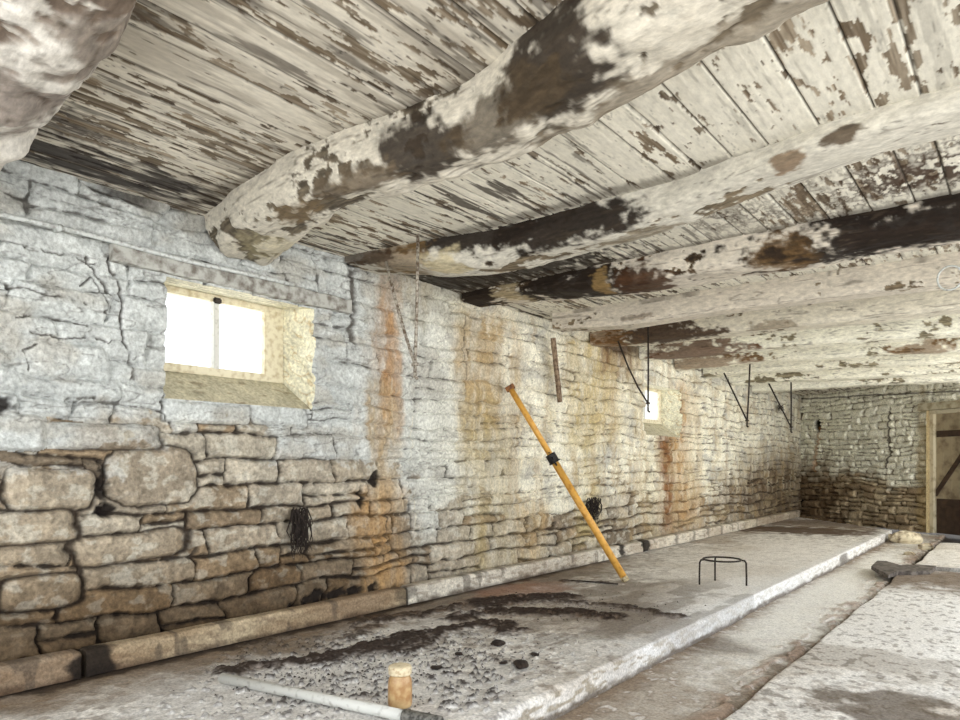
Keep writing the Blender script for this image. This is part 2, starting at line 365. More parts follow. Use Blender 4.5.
# reveals (back end goes through to the outer face)
def reveal(g, A, B, n, m, seed, yellow):
    # A,B: functions t -> front point (on the wall grid) / back point; s from front to back
    t = np.linspace(0, 1, n)[:, None]; s = np.linspace(0, 1, m)[None, :]
    P = A[0]*(1-t[..., None])+A[1]*t[..., None]; Q = B[0]*(1-t[..., None])+B[1]*t[..., None]
    X = P*(1-s[..., None])+Q*s[..., None]
    return X
for wi, (a, b, c, d_) in enumerate(WIN):
    Y0b, Y1b, Z0b, Z1b = (a+.03, b-.05, c+.20, d_+.03)
    sides = {'sill': ((a, c), (b, c), (Y0b, Z0b), (Y1b, Z0b)), 'right': ((b, c), (b, d_), (Y1b, Z0b), (Y1b, Z1b)),
             'top': ((b, d_), (a, d_), (Y1b, Z1b), (Y0b, Z1b)), 'left': ((a, d_), (a, c), (Y0b, Z1b), (Y0b, Z0b))}
    for nm, (p0, p1, q0, q1) in sides.items():
        ln = math.hypot(p1[0]-p0[0], p1[1]-p0[1])
        # front edge follows wall grid vertices exactly
        if nm in ('sill', 'top'):
            al = ys[(ys >= a-1e-6) & (ys <= b+1e-6)]; zz = c if nm == 'sill' else d_
            fr = np.stack([al, np.full_like(al, zz)], -1); tt = (al-a)/(b-a)
            if nm == 'top': fr = fr[::-1]; tt = 1-tt[::-1]
        else:
            al = zsn[(zsn >= c-1e-6) & (zsn <= d_+1e-6)]; yy = b if nm == 'right' else a
            fr = np.stack([np.full_like(al, yy), al], -1); tt = (al-c)/(d_-c)
            if nm == 'left': fr = fr[::-1]; tt = 1-tt[::-1]
        hf, _ = wall_fields(fr[:, 0], fr[:, 1])
        q = np.array(q0)[None]*(1-tt[:, None])+np.array(q1)[None]*tt[:, None]
        ms = 34; s = np.linspace(0, 1, ms)[None, :, None]
        fr3 = np.concatenate([hf[:, None], fr], 1)[:, None]; q3 = np.concatenate([np.full((len(q), 1), -DEP), q], 1)[:, None]
        X = fr3*(1-s)+q3*s
        aa = tt[:, None]*ln + 0*s[..., 0]; bb = s[..., 0]*0.3+0*aa
        rough = {'sill': .010, 'right': .05, 'top': .004, 'left': .03}[nm]
        nr = {'sill': (0, 1), 'right': (-1, 0), 'top': (0, -1), 'left': (1, 0)}[nm]
        nz_ = (fbm(aa*11, bb*9, 70+wi, 4)-.5)*2*rough*np.sin(s[..., 0]*math.pi)**.5*np.sin(np.clip(tt, 0, 1)*math.pi)[:, None]**.5
        X[..., 1] += nz_*nr[0]; X[..., 2] += nz_*nr[1]
        nn = fbm(aa*14, bb*14, 80+wi, 4)
        base = {'sill': L(196, 189, 164), 'right': L(234, 230, 206), 'top': L(232, 228, 204), 'left': L(214, 216, 210)}[nm]
        cc_ = base[None, None]*(0.72+.5*nn[..., None])
        if nm == 'right': cc_ = mix(cc_, L(180, 150, 92), (1-ss(.0, .05, abs(fbm(aa*9, bb*7, 90, 3)-.5)))*.6)
        if nm == 'top': cc_ = mix(cc_, L(150, 130, 92), (1-ss(.0, .06, abs(fbma(aa*2, bb*40, 91, 3)-.5)))*.6)
        if nm == 'sill': cc_ = mix(cc_, L(120, 104, 78), ss(.55, .7, fbm(aa*6, bb*16, 92, 4))*.7)
        g.grid(X, cc_, flip=True)
        # outer part of the opening, beyond the frame
        X2 = np.repeat(X[:, -1:], 2, 1).copy(); X2[:, 1, 0] = -0.55
        g.grid(X2, L(200, 196, 180), flip=True)
o = g.build('wall_left', M_stone); tag(o, 'whitewashed rubble stone wall running along the left side', kind='structure')

# ---------------------------------------------------------------- back wall (runs obliquely)
A0 = np.array([0.0, 16.6]); dirb = np.array([2.5, -1.7]); dirb /= np.linalg.norm(dirb); nb_ = np.array([dirb[1], -dirb[0]])
def BW(u, v):
    r = ray(u, v); M = np.array([[r[0], -dirb[0]], [r[1], -dirb[1]]])
    t, s = np.linalg.solve(M, np.array([A0[0]-CAMX, A0[1]])); return (s, CAMZ+r[2]*t)
DS0, _ = BW(927, 470); DS1, _ = BW(976, 470); _, DT = BW(945, 409)
lb = lay(3.0, 9, 23, .09, .19, .12, .34)
def back_fields(s, z):
    d, h1, h2, h3, h4, ny, nz = stones(s+20, z, (lb[0], [r+23 for r in lb[1]]), 300)
    n1 = fbm(s*1.6, z*2.2, 131, 4); n2 = fbm(s*7, z*7, 132, 4)
    w = ss(-.2, .2, z-0.95+(n1-.5)*.8+(h2-.5)*.3)
    h = (0.07*(1-w)+.05*w)*(ss(-.004, .04, d)-1)+(h3-.5)*.04+(n2-.5)*.03
    st = mix(L(196, 180, 150), L(152, 132, 104), h4)*(.7+.6*n2[..., None])
    cl = mix(st, L(244, 242, 224)*(.76+.35*n2[..., None]), w*ss(.25, .5, n2+w*.3))
    jm = 1-ss(-.004, .012, d); cl = mix(cl, mix(L(48, 38, 28), L(96, 84, 64), w), jm*.92)
    m = blob(s, z, .2, .35, 1.1, .9, .5, (n2-.5)*1.4); cl = mix(cl, cl*L(150, 128, 104), m*.75)
    cy, cz = BW(817, 424); m = blob(s, z, cy, cz, .07, .13, .3, (n2-.5)*1.3); cl = mix(cl, L(20, 17, 14), m); h = h-m*.08
    dd = poly_d(s+(n2-.5)*.1, z, [BW(818, 428), BW(816, 448), BW(813, 470)]); cl = mix(cl, L(180, 130, 80), (1-ss(.02, .07, dd))*.5)
    dd = poly_d(s, z+(n2-.5)*.04, [BW(783, 400), BW(860, 396), BW(960, 391)]); cl = mix(cl, L(60, 50, 38), (1-ss(.008, .025, dd))*.85)
    dd = poly_d(s+(n2-.5)*.08, z, [BW(888, 412), BW(889, 450), BW(886, 468)]); cl = mix(cl, L(60, 50, 40), (1-ss(.015, .035, dd))*.85)
    edge = blob(s, z, DS0-.1, 1.0, .12, 1.4, .4, (n2-.5)); cl = mix(cl, L(168, 146, 100), edge*.6)
    return np.clip(h, -.1, .06), cl
g = Geo()
sx = np.arange(-.25, 8.4, 0.014); sz = np.arange(0, 2.9, 0.014)
for e in (DS0, DS1): sx[np.argmin(abs(sx-e))] = e
sz[np.argmin(abs(sz-DT))] = DT
Sg, Zg = np.meshgrid(sx, sz, indexing='ij'); H, Cl = back_fields(Sg, Zg)
P = np.stack([A0[0]+dirb[0]*Sg+nb_[0]*H, A0[1]+dirb[1]*Sg+nb_[1]*H, Zg], -1)
sm = (Sg[:-1, :-1]+Sg[1:, 1:])/2; zm = (Zg[:-1, :-1]+Zg[1:, 1:])/2
keep = ~((sm > DS0) & (sm < DS1) & (zm < DT))
g.grid(P, Cl, keep, flip=True)
def bpt(s, z, dep): return [A0[0]+dirb[0]*s+nb_[0]*dep, A0[1]+dirb[1]*s+nb_[1]*dep, z]
for p0, p1 in (((DS0, 0), (DS0, DT)), ((DS0, DT), (DS1, DT)), ((DS1, DT), (DS1, 0))):
    t = np.linspace(0, 1, 60)[:, None]; q = np.linspace(.02, -.32, 12)[None, :]
    s_ = p0[0]+(p1[0]-p0[0])*t+0*q; z_ = p0[1]+(p1[1]-p0[1])*t+0*q; n_ = fbm(t*12+0*q, q*12+0*t, 141, 3)
    P = np.stack([A0[0]+dirb[0]*s_+nb_[0]*(q+0*t), A0[1]+dirb[1]*s_+nb_[1]*(q+0*t), z_], -1)
    g.grid(P, L(176, 158, 118)*(.7+.6*n_[..., None]))
o = g.build('wall_back', M_stone); tag(o, 'far whitewashed stone end wall with a doorway', kind='structure')

# ---------------------------------------------------------------- floor: channel and everything under it
def G2(u, v, z): p = G(u, v, z); return (p[0], p[1])
fy = graded(-1.5, 16.9, lambda y: max(.007, ((S*1.8+CC*max(y, 1.6))**2)/2400.0))
def ycl(x, y, m=0.02): return np.minimum(y, 16.6-0.68*x-m)     # stop at the oblique wall
def conc(x, y, seed, base=(206, 202, 196)):
    n1 = fbm(x*1.5, y*1.2, seed, 4); n2 = fbm(x*8, y*8, seed+1, 4); n3 = fbm(x*40, y*40, seed+2, 3); n4 = fbm(x*18, y*14, seed+3, 3)
    c = L(*base)*(0.72+.5*n2[..., None])*(.70+.6*n3[..., None])
    c = mix(c, L(168, 154, 136), ss(.48, .68, n1)*.6)
    c = mix(c, L(122, 106, 90), ss(.56, .68, n4)*.5)
    h = (n2-.5)*.010+(n3-.5)*.005
    return c, h, n1, n2, n3, n4
g = Geo()
fx = np.concatenate([np.arange(2.10, 2.95, .0075)])
X, Yg = np.meshgrid(fx, fy, indexing='ij'); Yc = ycl(X, Yg)
c, h, n1, n2, n3, n4 = conc(X, Yc, 500, (216, 212, 204))
c = mix(c, L(122, 100, 78), (1-ss(.02, .20, X-2.17+(n2-.5)*.3))*.75)          # browner along the platform foot
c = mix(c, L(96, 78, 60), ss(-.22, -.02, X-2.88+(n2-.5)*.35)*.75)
c = mix(c, L(140, 122, 102), (1-ss(3.6, 5.2, Yc+(n1-.5)*2))*.6)
c = mix(c, L(242, 240, 234), blob(X, Yc, 2.52, 7.6, .30, 3.2, .4, (n2-.5)*1.2)*.8)
c = mix(c, L(232, 228, 224), ss(.66, .72, n4)*.6)
c = mix(c, L(92, 76, 60), blob(X, Yc, *G2(712, 642, 0), .3, .22, .4, (n2-.5))*.6)
chunks = ss(.5, .62, fbm(X*14, Yc*7, 520, 3))*ss(-.30, -.1, X-2.88+(n1-.5)*.2)*(1-ss(-.03, 0, X-2.88))
h = h+chunks*.018; c = mix(c, L(176, 150, 132)*(.6+.8*n3[..., None]), chunks*.5)
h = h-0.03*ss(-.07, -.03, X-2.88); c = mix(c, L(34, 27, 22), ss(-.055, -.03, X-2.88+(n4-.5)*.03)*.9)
h = h - 0.02
g.grid(np.stack([X, Yc, h], -1), c, flip=False)
bm_lo = np.array([[[-.1, -1.5, -.06], [-.1, 17, -.06]], [[7.2, -1.5, -.06], [7.2, 17, -.06]]]); g.grid(bm_lo, L(52, 43, 36))
o = g.build('floor', M_conc); tag(o, 'grimy concrete dung channel floor', kind='structure')

# platform: top with rounded front lip and vertical face
PX, PZ = 2.17, 0.12
g = Geo()
prof = [(.068, -.045), (.07, PZ-.01)] + [(x, PZ) for x in np.arange(0.075, PX-.02, .0075)] + [(PX-.02, PZ), (PX-.012, PZ-.002), (PX-.005, PZ-.007), (PX, PZ-.016)] + [(PX+.002, z) for z in np.arange(PZ-.025, -.045, -.008)]
px = np.array([p[0] for p in prof]); pz = np.array([p[1] for p in prof])
X, Yg = np.meshgrid(px, fy, indexing='ij'); Z0 = np.repeat(pz[:, None], len(fy), 1); Yc = np.minimum(Yg, 15.9-1.06*X)
face = (Z0 < PZ-.01) & (X > 1)
c, h, n1, n2, n3, n4 = conc(X+Z0*3, Yc, 600, (222, 218, 212))
# pale zones, brown zones
c = mix(c, L(226, 224, 222), blob(X, Yc, *G2(330, 700, PZ), 1.0, .7, .5, (n2-.5)*.8)*.55)
c = mix(c, L(240, 240, 240), blob(X, Yc, *G2(730, 602, PZ), .60, 1.6, .4, (n2-.5)*.9)*.8)
c = mix(c, L(236, 232, 226), blob(X, Yc, *G2(770, 560, PZ), .8, 2.6, .4, (n2-.5)*.9)*.55)
c = mix(c, L(140, 128, 116), blob(X, Yc, *G2(600, 600, PZ), .55, 1.0, .5, (n2-.5)*1.0)*.6)
c = mix(c, L(126, 112, 98), blob(X, Yc, *G2(650, 625, PZ), .40, .42, .35, (n2-.5)*.8)*.7)
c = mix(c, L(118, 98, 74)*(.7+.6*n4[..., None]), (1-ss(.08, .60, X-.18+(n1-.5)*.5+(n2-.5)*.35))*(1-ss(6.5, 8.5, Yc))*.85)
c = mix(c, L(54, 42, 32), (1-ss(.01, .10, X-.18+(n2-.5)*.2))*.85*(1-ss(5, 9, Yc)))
c = mix(c, L(120, 110, 98), ss(.47, .57, fbm(X*5, Yc*2.2, 660, 5))*ss(3.2, 4.2, Yc)*(1-ss(6, 7, Yc))*.55)
c = mix(c, L(84, 60, 38), blob(X, Yc, 1.0, 12.6, 1.1, .75, .3, (n2-.5)*1.2)*.9)
c = mix(c, L(110, 84, 58), blob(X, Yc, .9, 14.2, 1.3, .9, .3, (n2-.5)*1.2)*.7)
c = mix(c, L(170, 120, 100), blob(X, Yc, *G2(520, 592, PZ), .3, .6, .4, (n2-.5))*.4)
mud = np.zeros_like(X); 
MUD = [([(225, 672), (300, 664), (360, 652), (410, 638), (465, 628), (500, 622), (515, 632)], .060, 1.0),
       ([(330, 655), (390, 652), (430, 640)], .05, .8), ([(385, 622), (430, 612), (470, 605)], .05, .7),
       ([(485, 604), (520, 600), (560, 598)], .12, 1.0), ([(500, 612), (560, 612), (610, 616)], .08, 1.0), ([(540, 600), (620, 606), (680, 618)], .04, .7),
       ([(455, 620), (500, 608)], .06, .8), ([(560, 582), (600, 583)], .03, .6), ([(350, 640), (370, 618), (440, 612)], .035, .55)]
for pts, r, st in MUD:
    pp = [G2(*p, PZ) for p in pts]; dd = poly_d(X+(n2-.5)*.20+(n4-.5)*.14, Yc+(n1-.5)*.15+(n2-.5)*.25, pp)
    mud = np.maximum(mud, (1-ss(r*.4, r*2.3, dd+(n3-.5)*.08))*st)
streak = ss(.40, .50, fbm(X*20+Yc*7, Yc*13-X*5, 630, 5, .62)+mud*.10)
mudm = np.clip(mud*streak*1.3, 0, 1)*(~face)
# scattered specks
spk = ss(.70, .73, fbm(X*38, Yc*30, 640, 2, .6))*(blob(X, Yc, *G2(360, 672, PZ), .75, .8, .5, (n1-.5)) + .35*blob(X, Yc, *G2(480, 655, PZ), .8, .9, .5))
mudm = np.clip(np.maximum(mudm, spk*(~face)), 0, 1)
brn = np.clip(mud*1.3, 0, 1)*(~face); c = mix(c, L(96, 74, 56)*(.6+.8*n4[..., None]), brn*.7)
c = mix(c, L(44, 32, 25)*(.6+.8*n3[..., None]), mudm*.92)
h = h+mudm*.018*(.3+1.3*n3)+brn*.012*(n4-.3)
lip = blob(X, Yc*0, PX, 0, .10, 9, .5)
c = mix(c, L(224, 226, 228), np.where(face, .55, lip*.45)*ss(3.2, 4.6, Yc)*(.6+.4*ss(.4, .6, n1)))
c = mix(c, L(160, 150, 132), face*ss(.45, .65, n4)*(.3+.5*(1-ss(3.5, 5, Yc))))
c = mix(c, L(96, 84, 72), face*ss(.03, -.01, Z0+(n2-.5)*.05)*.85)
for u_ in (650, 835, 842, 715): 
    yy = G2(u_, 600, PZ)[1]
dark = blob(X*0, Yc, 0, G2(838, 553, PZ)[1], 1, .22, .3, (n2-.5)*.8); c = mix(c, L(112, 106, 100), (face*1.0)*dark*.8)
Xo = X+np.where(face, h*1.0+(fbm(Yc*2, Yc*0, 655, 3)-.5)*.03, 0)*np.where(Z0 < PZ-.001, 1, 0); Zo = Z0+np.where(face, 0, h*np.clip((PX-X)/.05, 0.1, 1))
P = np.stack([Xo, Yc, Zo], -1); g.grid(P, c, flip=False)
g.grid(np.stack([P[-1], P[0]], 0), L(90, 80, 70))
for i in (0, -1):
    E = np.stack([P[:, i], np.concatenate([P[:, i, :2], np.full((len(px), 1), -.045)], 1)], 1); g.grid(E, c[:, i][:, None], flip=(i == 0))
o = g.build('concrete_platform', M_conc); tag(o, 'raised concrete standing platform strewn with dark mud along the stone wall', 'platform')

# kerb segments against the wall
KX, KZ = 0.18, 0.265
def kerb(y0, y1, label, tone, brown):
    g = Geo(); yy = graded(y0, y1, lambda y: max(.007, ((S*4+CC*max(y, 1.2))**2)/2600.0))
    pr = [(.068, PZ+.003), (.07, KZ-.01), (.08, KZ)] + [(x, KZ) for x in np.arange(.09, KX-.02, .012)] + [(KX-.014, KZ-.003), (KX-.005, KZ-.012)] + [(KX, z) for z in np.arange(KZ-.024, PZ+.004, -.007)]
    px = np.array([p[0] for p in pr]); pz = np.array([p[1] for p in pr])
    X, Yk = np.meshgrid(px, yy, indexing='ij'); Zk = np.repeat(pz[:, None], len(yy), 1)
    c, h, n1, n2, n3, n4 = conc(X*1.0-Zk*2, Yk, 700, tone)
    c = mix(c, L(124, 96, 66), np.clip(brown*ss(.25, .6, n1), 0, 1))
    c = mix(c, L(70, 52, 38), ss(PZ+.06, PZ, Zk+(n2-.5)*.07)*.8*(Yk < 7))
    for cy in (1.62, 3.9, 7.6, 8.3): c = mix(c, L(30, 24, 20), blob(Yk, Zk, cy, KZ-.06, .10, .13, .3, (n2-.5)*1.9)*(.95 if cy < 2 or cy > 7 else .5)*np.ones_like(X))
    c = mix(c, L(84, 74, 64), ss(.64, .70, fbma(Yk*9, Zk*3, 720, 3))*.6)
    w = (fbm(Yk*1.1, Yk*0, 730, 3)-.5)
    e = (np.minimum(Yk-y0, y1-Yk)); e = 1-ss(0, .02, e)
    P = np.stack([X+h*.8+w*.035*(X > .1)-e*.008*(X > .1), Yk, Zk+h*.6+w*.02*(Zk > PZ+.05)-e*.006], -1)
    g.grid(P, c)
    for i in (0, -1):                                           # end faces
        E = np.stack([P[:, i], np.concatenate([P[:, i, :2], np.full((len(px), 1), PZ+.003)], 1)], 1); g.grid(E, c[:, i][:, None], flip=(i == 0))
    g.grid(np.stack([P[-1], P[0]], 0), L(90, 80, 70))
    o = g.build('concrete_kerb', M_conc)
    tag(o, label, 'kerb', 'kerb lengths along the wall'); return o
kc = [AX(85, 660, KX)[1], AX(408, 600, KX)[1], AX(645, 560, KX)[1], AX(745, 530, KX)[1]]
kerb(-1.5, kc[0]-.012, 'stained concrete kerb at the foot of the wall, nearest, cut off by the left edge', (160, 148, 132), .6)
kerb(kc[0]+.012, kc[1]-.012, 'long concrete kerb under the window, between a dark notch and a joint', (188, 172, 144), .6)
kerb(kc[1]+.012, kc[2]-.012, 'pale concrete kerb along the wall behind the yellow prop', (214, 208, 194), .15)
kerb(kc[2]+.012, kc[3]-.012, 'pale concrete kerb under the small far window', (214, 206, 190), .15)
kerb(kc[3]+.012, 15.8, 'farthest concrete kerb running into the back corner', (206, 196, 176), .3)

# right-hand slabs
def slab(x0, x1, y0f, y1f, z, label, seed, paint, yx=None):
    g = Geo(); yy = graded(0, 1, lambda t: .004) if yx else None
    ya = graded(y0f, y1f, lambda y: max(.010, ((S*1.0+CC*max(y, 1.6))**2)/1500.0))
    pr = [(x0, zz) for zz in np.arange(-.055, z-.016, .008)] + [(x0+.004, z-.008), (x0+.012, z-.002)] + [(x, z) for x in np.concatenate([np.arange(x0+.02, min(x1, 4.6), .010), np.arange(min(x1, 4.6), x1, .06)])]
    px = np.array([p[0] for p in pr]); pz = np.array([p[1] for p in pr])
    X, Yk = np.meshgrid(px, ya, indexing='ij'); Zk = np.repeat(pz[:, None], len(ya), 1); Yk = ycl(X, Yk, .06)
    c, h, n1, n2, n3, n4 = conc(X+Zk*2, Yk, seed, (222, 218, 212)); c = paint(X, Yk, c, n1, n2, n3, n4)
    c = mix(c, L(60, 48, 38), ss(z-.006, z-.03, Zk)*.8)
    w = (fbm(Yk*2.0, Yk*0, seed+9, 4)-.5)*.05*(1-ss(0, .3, X-x0))
    top = (Zk > z-.001)
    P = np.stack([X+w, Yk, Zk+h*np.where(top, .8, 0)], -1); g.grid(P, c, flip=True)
    for i in (0, -1):
        E = np.stack([P[:, i], np.concatenate([P[:, i, :2], np.full((len(px), 1), -.055)], 1)], 1); g.grid(E, c[:, i][:, None]*.7, flip=(i == -1))
    # flip normals so top points up
    o = g.build('floor_slab', M_conc); tag(o, label, 'floor slab', 'concrete slabs right of the channel'); return o
def paint_near(X, Y, c, n1, n2, n3, n4):
    c = mix(c, L(108, 88, 66), blob(X, Y, 3.3, 8.45, 1.6, .85, .25, (n2-.5)*.7)*.85)
    c = mix(c, L(244, 242, 238), blob(X, Y, 3.3, 6.0, .8, 1.8, .4, (n2-.5))*.75)
    c = mix(c, L(92, 78, 62), blob(X, Y, *G2(885, 705, .04), .35, .25, .3, (n2-.5)*2)*.8)
    c = mix(c, L(150, 140, 126), blob(X, Y, *G2(860, 660, .04), .5, .3, .3, (n2-.5)*2)*.5)
    c = mix(c, L(96, 84, 70), ss(.62, .68, fbm(X*26, Y*20, 810, 3))*.55)
    return c
slab(2.88, 7.0, -1.5, 9.30, .04, 'broad speckled concrete slab to the right of the channel, with a brown damp band', 800, paint_near)
def paint_far(X, Y, c, n1, n2, n3, n4): return mix(c, L(214, 208, 196), .35+0*X)
slab(2.95, 7.0, 9.42, 12.4, .07, 'far pale concrete slab raised in front of the doorway', 850, paint_far)

# ---------------------------------------------------------------- ceiling boards
CZ = 2.75
rnd = random.Random(5)
bx = [-.1]
while bx[-1] < 5.5: bx.append(bx[-1]+rnd.uniform(.16, .24) if bx[-1] > 1.2 else bx[-1]+rnd.uniform(.10, .16))
bx = np.array(bx)
g = Geo()
cx = np.concatenate([np.arange(-.08, 4.6, .0065), np.arange(4.6, 5.45, .05)])
cy_ = graded(-1.5, 16.9, lambda y: max(.0065, ((S*2.0+CC*max(y, .6))**2)/2000.0), .004, .1)
X, Yc = np.meshgrid(cx, cy_, indexing='ij')
k = np.clip(np.searchsorted(bx, X+(fbm(X*0+np.round(X), Yc*1.2, 900, 2)-.5)*.006)-1, 0, len(bx)-2)
bay = np.searchsorted([.8, 2.3, 3.6, 4.95, 6.1], Yc)
hb = hsh(k, bay, 901); hb2 = hsh(k, bay, 902); hb3 = hsh(k, bay, 903)
de = np.minimum(X-bx[k], bx[k+1]-X)
gr = fbma(X*55, Yc*2.2+hb*40, 904, 4); gr2 = fbma(X*14, Yc*1.6+hb*20, 905, 4); nb1 = fbm(X*2, Yc*1.4, 906, 4); nf = fbm(X*30, Yc*16, 907, 4); nm_ = fbma(X*36, Yc*8, 908, 4)
dens = np.interp(Yc, [0, 2.1, 2.5, 3.5, 3.9, 5, 17], [.25, .25, .18, .15, .18, .26, .26])
dens = dens + .14*(1-ss(.2, 1.4, X))*(Yc < 2.3)+.10*(1-ss(.6, 2.0, X))*(Yc > 2.3) + (nb1-.5)*.5
pf = nm_*.56+gr2*.26+nf*.18 + (hb2-.5)*.07 - ss(.03, .0, de)*.05
peel = 1-ss(-.012, .012, pf-(.34+dens*.30))
paintc = mix(L(218, 212, 198), L(228, 224, 210), ss(2.2, 2.5, Yc))*(0.86+.24*gr[..., None])*(.93+.14*hb[..., None])
wood = mix(L(158, 146, 128), L(112, 98, 80), ss(.35, .65, gr))*(.75+.5*hb3[..., None])
wood = mix(wood, L(58, 46, 36), ss(.52, .66, gr2)*.7)
c = mix(paintc, wood, peel)
sc = ss(.50, .60, fbma(X*24, Yc*2.4, 915, 3))*(Yc < 2.3)*.35; c = mix(c, L(120, 108, 92), sc)
dk = ss(.60, .66, fbma(X*26+hb*9, Yc*1.9, 916, 4))*(Yc < 2.3)*.7+ss(.63, .68, fbma(X*24+hb*9, Yc*1.9, 917, 4))*(Yc > 2.3)*(1-.7*ss(1.8, 2.8, X)); c = mix(c, L(56, 46, 38), np.clip(dk, 0, 1)*.85)
m = blob(X, Yc, .6, 4.4, 1.1, .42, .3, (nf-.5)*1.2); c = mix(c, L(34, 26, 20)*(.5+1.2*nf[..., None]), m*.93)
hl = (1-ss(.0, .016, abs(gr2-.5)))*ss(.4, .6, nm_); c = mix(c, L(48, 40, 32), hl*.8*np.where(Yc < 2.3, 1, .55))
# near the wall, first bay: nearly black boards
m = blob(X, Yc, .22, 1.15, .22, 1.0, .35, (nm_-.5)*1.6+(nb1-.5)); c = mix(c, L(34, 28, 30), m*.9*ss(.45, .53, gr2+.12*m))
m = blob(X, Yc, .62, .95, .20, .75, .35, (nm_-.5)*1.6); c = mix(c, L(52, 42, 40), m*.8*ss(.44, .54, nm_))
# bay 3 black rot towards the right
m = blob(X, Yc, 3.9, 4.35, 1.3, .42, .3, (nf-.5)*1.4+(nb1-.5)); c = mix(c, L(58, 38, 22)*(.4+1.2*nf[..., None]), m*ss(.38, .5, nf)*.95)
seam = 1-ss(.0015, .006, de+(nf-.5)*.004); c = mix(c, L(46, 38, 30), seam*.9)
# contact shade painted on the boards where beams meet them
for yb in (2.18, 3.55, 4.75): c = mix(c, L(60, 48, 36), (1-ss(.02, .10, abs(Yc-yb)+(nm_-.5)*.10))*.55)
hgt = -(1-peel)*.0022 - (hb-.5)*.008 + seam*.010 + (gr-.5)*.0025 + (nb1-.5)*.02*(1-ss(0, .1, abs(Yc-3.0)-.6))
g.grid(np.stack([X, Yc, CZ+hgt], -1), c, flip=True)
o = g.build('ceiling', M_board); tag(o, 'boarded ceiling with peeling off-white paint', kind='structure')

# ---------------------------------------------------------------- beams
def beam(label, xs, yn, yf, zb, p=0.45, seed=0, base=(206, 198, 182), wood=(112, 96, 76), dens=.5, darks=(), x0=0.02, x1=5.4, step=.008, rough=.02, group='whitewashed beams across the ceiling'):
    g = Geo(); xx = np.arange(x0, x1, step); nt = 84; t_ = np.linspace(math.pi, 2*math.pi, 4001)
    qx = np.sign(np.cos(t_))*np.abs(np.cos(t_))**p*.17; qz = np.abs(np.sin(t_))**p*.23
    al_ = np.concatenate([[0], np.cumsum(np.hypot(np.diff(qx), np.diff(qz)))]); th = np.interp(np.linspace(0, al_[-1], nt), al_, t_); av = np.linspace(0, 1, nt)
    yN = np.interp(xx, xs, yn); yF = np.interp(xx, xs, yf); zB = np.interp(xx, *zb); far_ = 0
    for arr in (yN, yF, zB):                                   # soften kinks
        kk = max(3, int(.25/step)); ker = np.ones(kk)/kk; arr[:] = np.convolve(np.pad(arr, kk//2, 'edge'), ker, 'same')[kk//2:kk//2+len(arr)]
    T, X = np.meshgrid(th, xx, indexing='xy')
    c_, s_ = np.cos(T), np.sin(T)
    fy_ = np.sign(c_)*np.abs(c_)**p; fz_ = np.abs(s_)**p
    yc = ((yN+yF)/2)[:, None]; hw = ((yF-yN)/2)[:, None]; D = (CZ+.01-zB)[:, None]
    A1 = np.repeat(av[None, :], len(xx), 0); arc = A1*.8
    n1 = fbm(X*1.5, arc*2.5+seed, seed+1, 4); n2 = fbm(X*6, arc*9+seed, seed+2, 4); n3 = fbma(X*5, arc*60, seed+3, 4); n4 = fbm(X*22, arc*26, seed+4, 4)
    r = 1+((n1-.5)*1.6+(n2-.5)*.8)*rough/.12
    ends = ss(0, .05, X-x0)
    Yb = yc+hw*fy_*r; Zb = CZ+.01-D*fz_*np.where(fz_ < .2, 1, r)
    pe = n1*.45+n2*.35+n4*.2; peel = 1-ss(-.012, .012, pe-(.30+dens*.35))
    pc = L(*base)*(.86+.26*n2[..., None])*(.93+.14*n3[..., None])
    wc = mix(L(*wood), L(*wood)*.5, ss(.35, .65, n3))*(.75+.5*n4[..., None])
    c = mix(pc, wc, peel)
    flak = 1-ss(0, .014, abs(pe-(.30+dens*.35)-.02)); c = mix(c, L(232, 228, 214), flak*.5)
    for (dx, dt, rx, rt, col_, st) in darks:                    # dt: 0 near-top .. 1 far-top
        m = blob(X, A1, dx, dt, rx, rt, .25, (n2-.5)*1.5+(n4-.5)*1.1); c = mix(c, L(*col_)*(.5+1.0*n3[..., None]), m*st)
    hl = 1-ss(0, .02, abs(fbma(X*1.3, arc*14, seed+6, 3)-.5)); c = mix(c, L(70, 60, 48), hl*.55)
    Zb = Zb+peel*.004*(s_ < -.3)
    P = np.stack([X, Yb, Zb], -1); g.grid(P, c, flip=False)
    for i in (0, -1):                                          # closed ends
        ctr = P[i].mean(0); ctr[2] = P[i, :, 2].mean(); E = np.stack([P[i], P[i]*.5+ctr*.5, np.repeat(ctr[None], nt, 0)], 0); g.grid(E, L(150, 132, 104), flip=(i == 0))
    E = np.stack([P[:, 0], P[:, -1]], 1); g.grid(E, L(120, 104, 84), flip=True)
    o = g.build('ceiling_beam', M_beam); tag(o, label, 'beam', group); return o
def edge(pts, yfun):
    q = sorted([AY(u, v, yfun(u)) for u, v in pts]); return ([a[0] for a in q], [a[2] for a in q])
BL, DB, RB = (38, 29, 22), (50, 41, 32), (104, 66, 38)
beam('thick peeling beam cut off by the top left corner of the picture', [0, 1, 2, 7], [.50, .56, .56, .5], [1.12, 1.10, 1.02, .98],
     ([0, .4, 1, 3, 7], [2.34, 2.40, 2.46, 2.50, 2.52]), .6, 1000, (206, 202, 194), (128, 114, 102), .50, [(1.75, .75, .25, .25, (112, 98, 86), .8), (1.25, .55, .2, .25, (118, 106, 98), .8)], rough=.036)
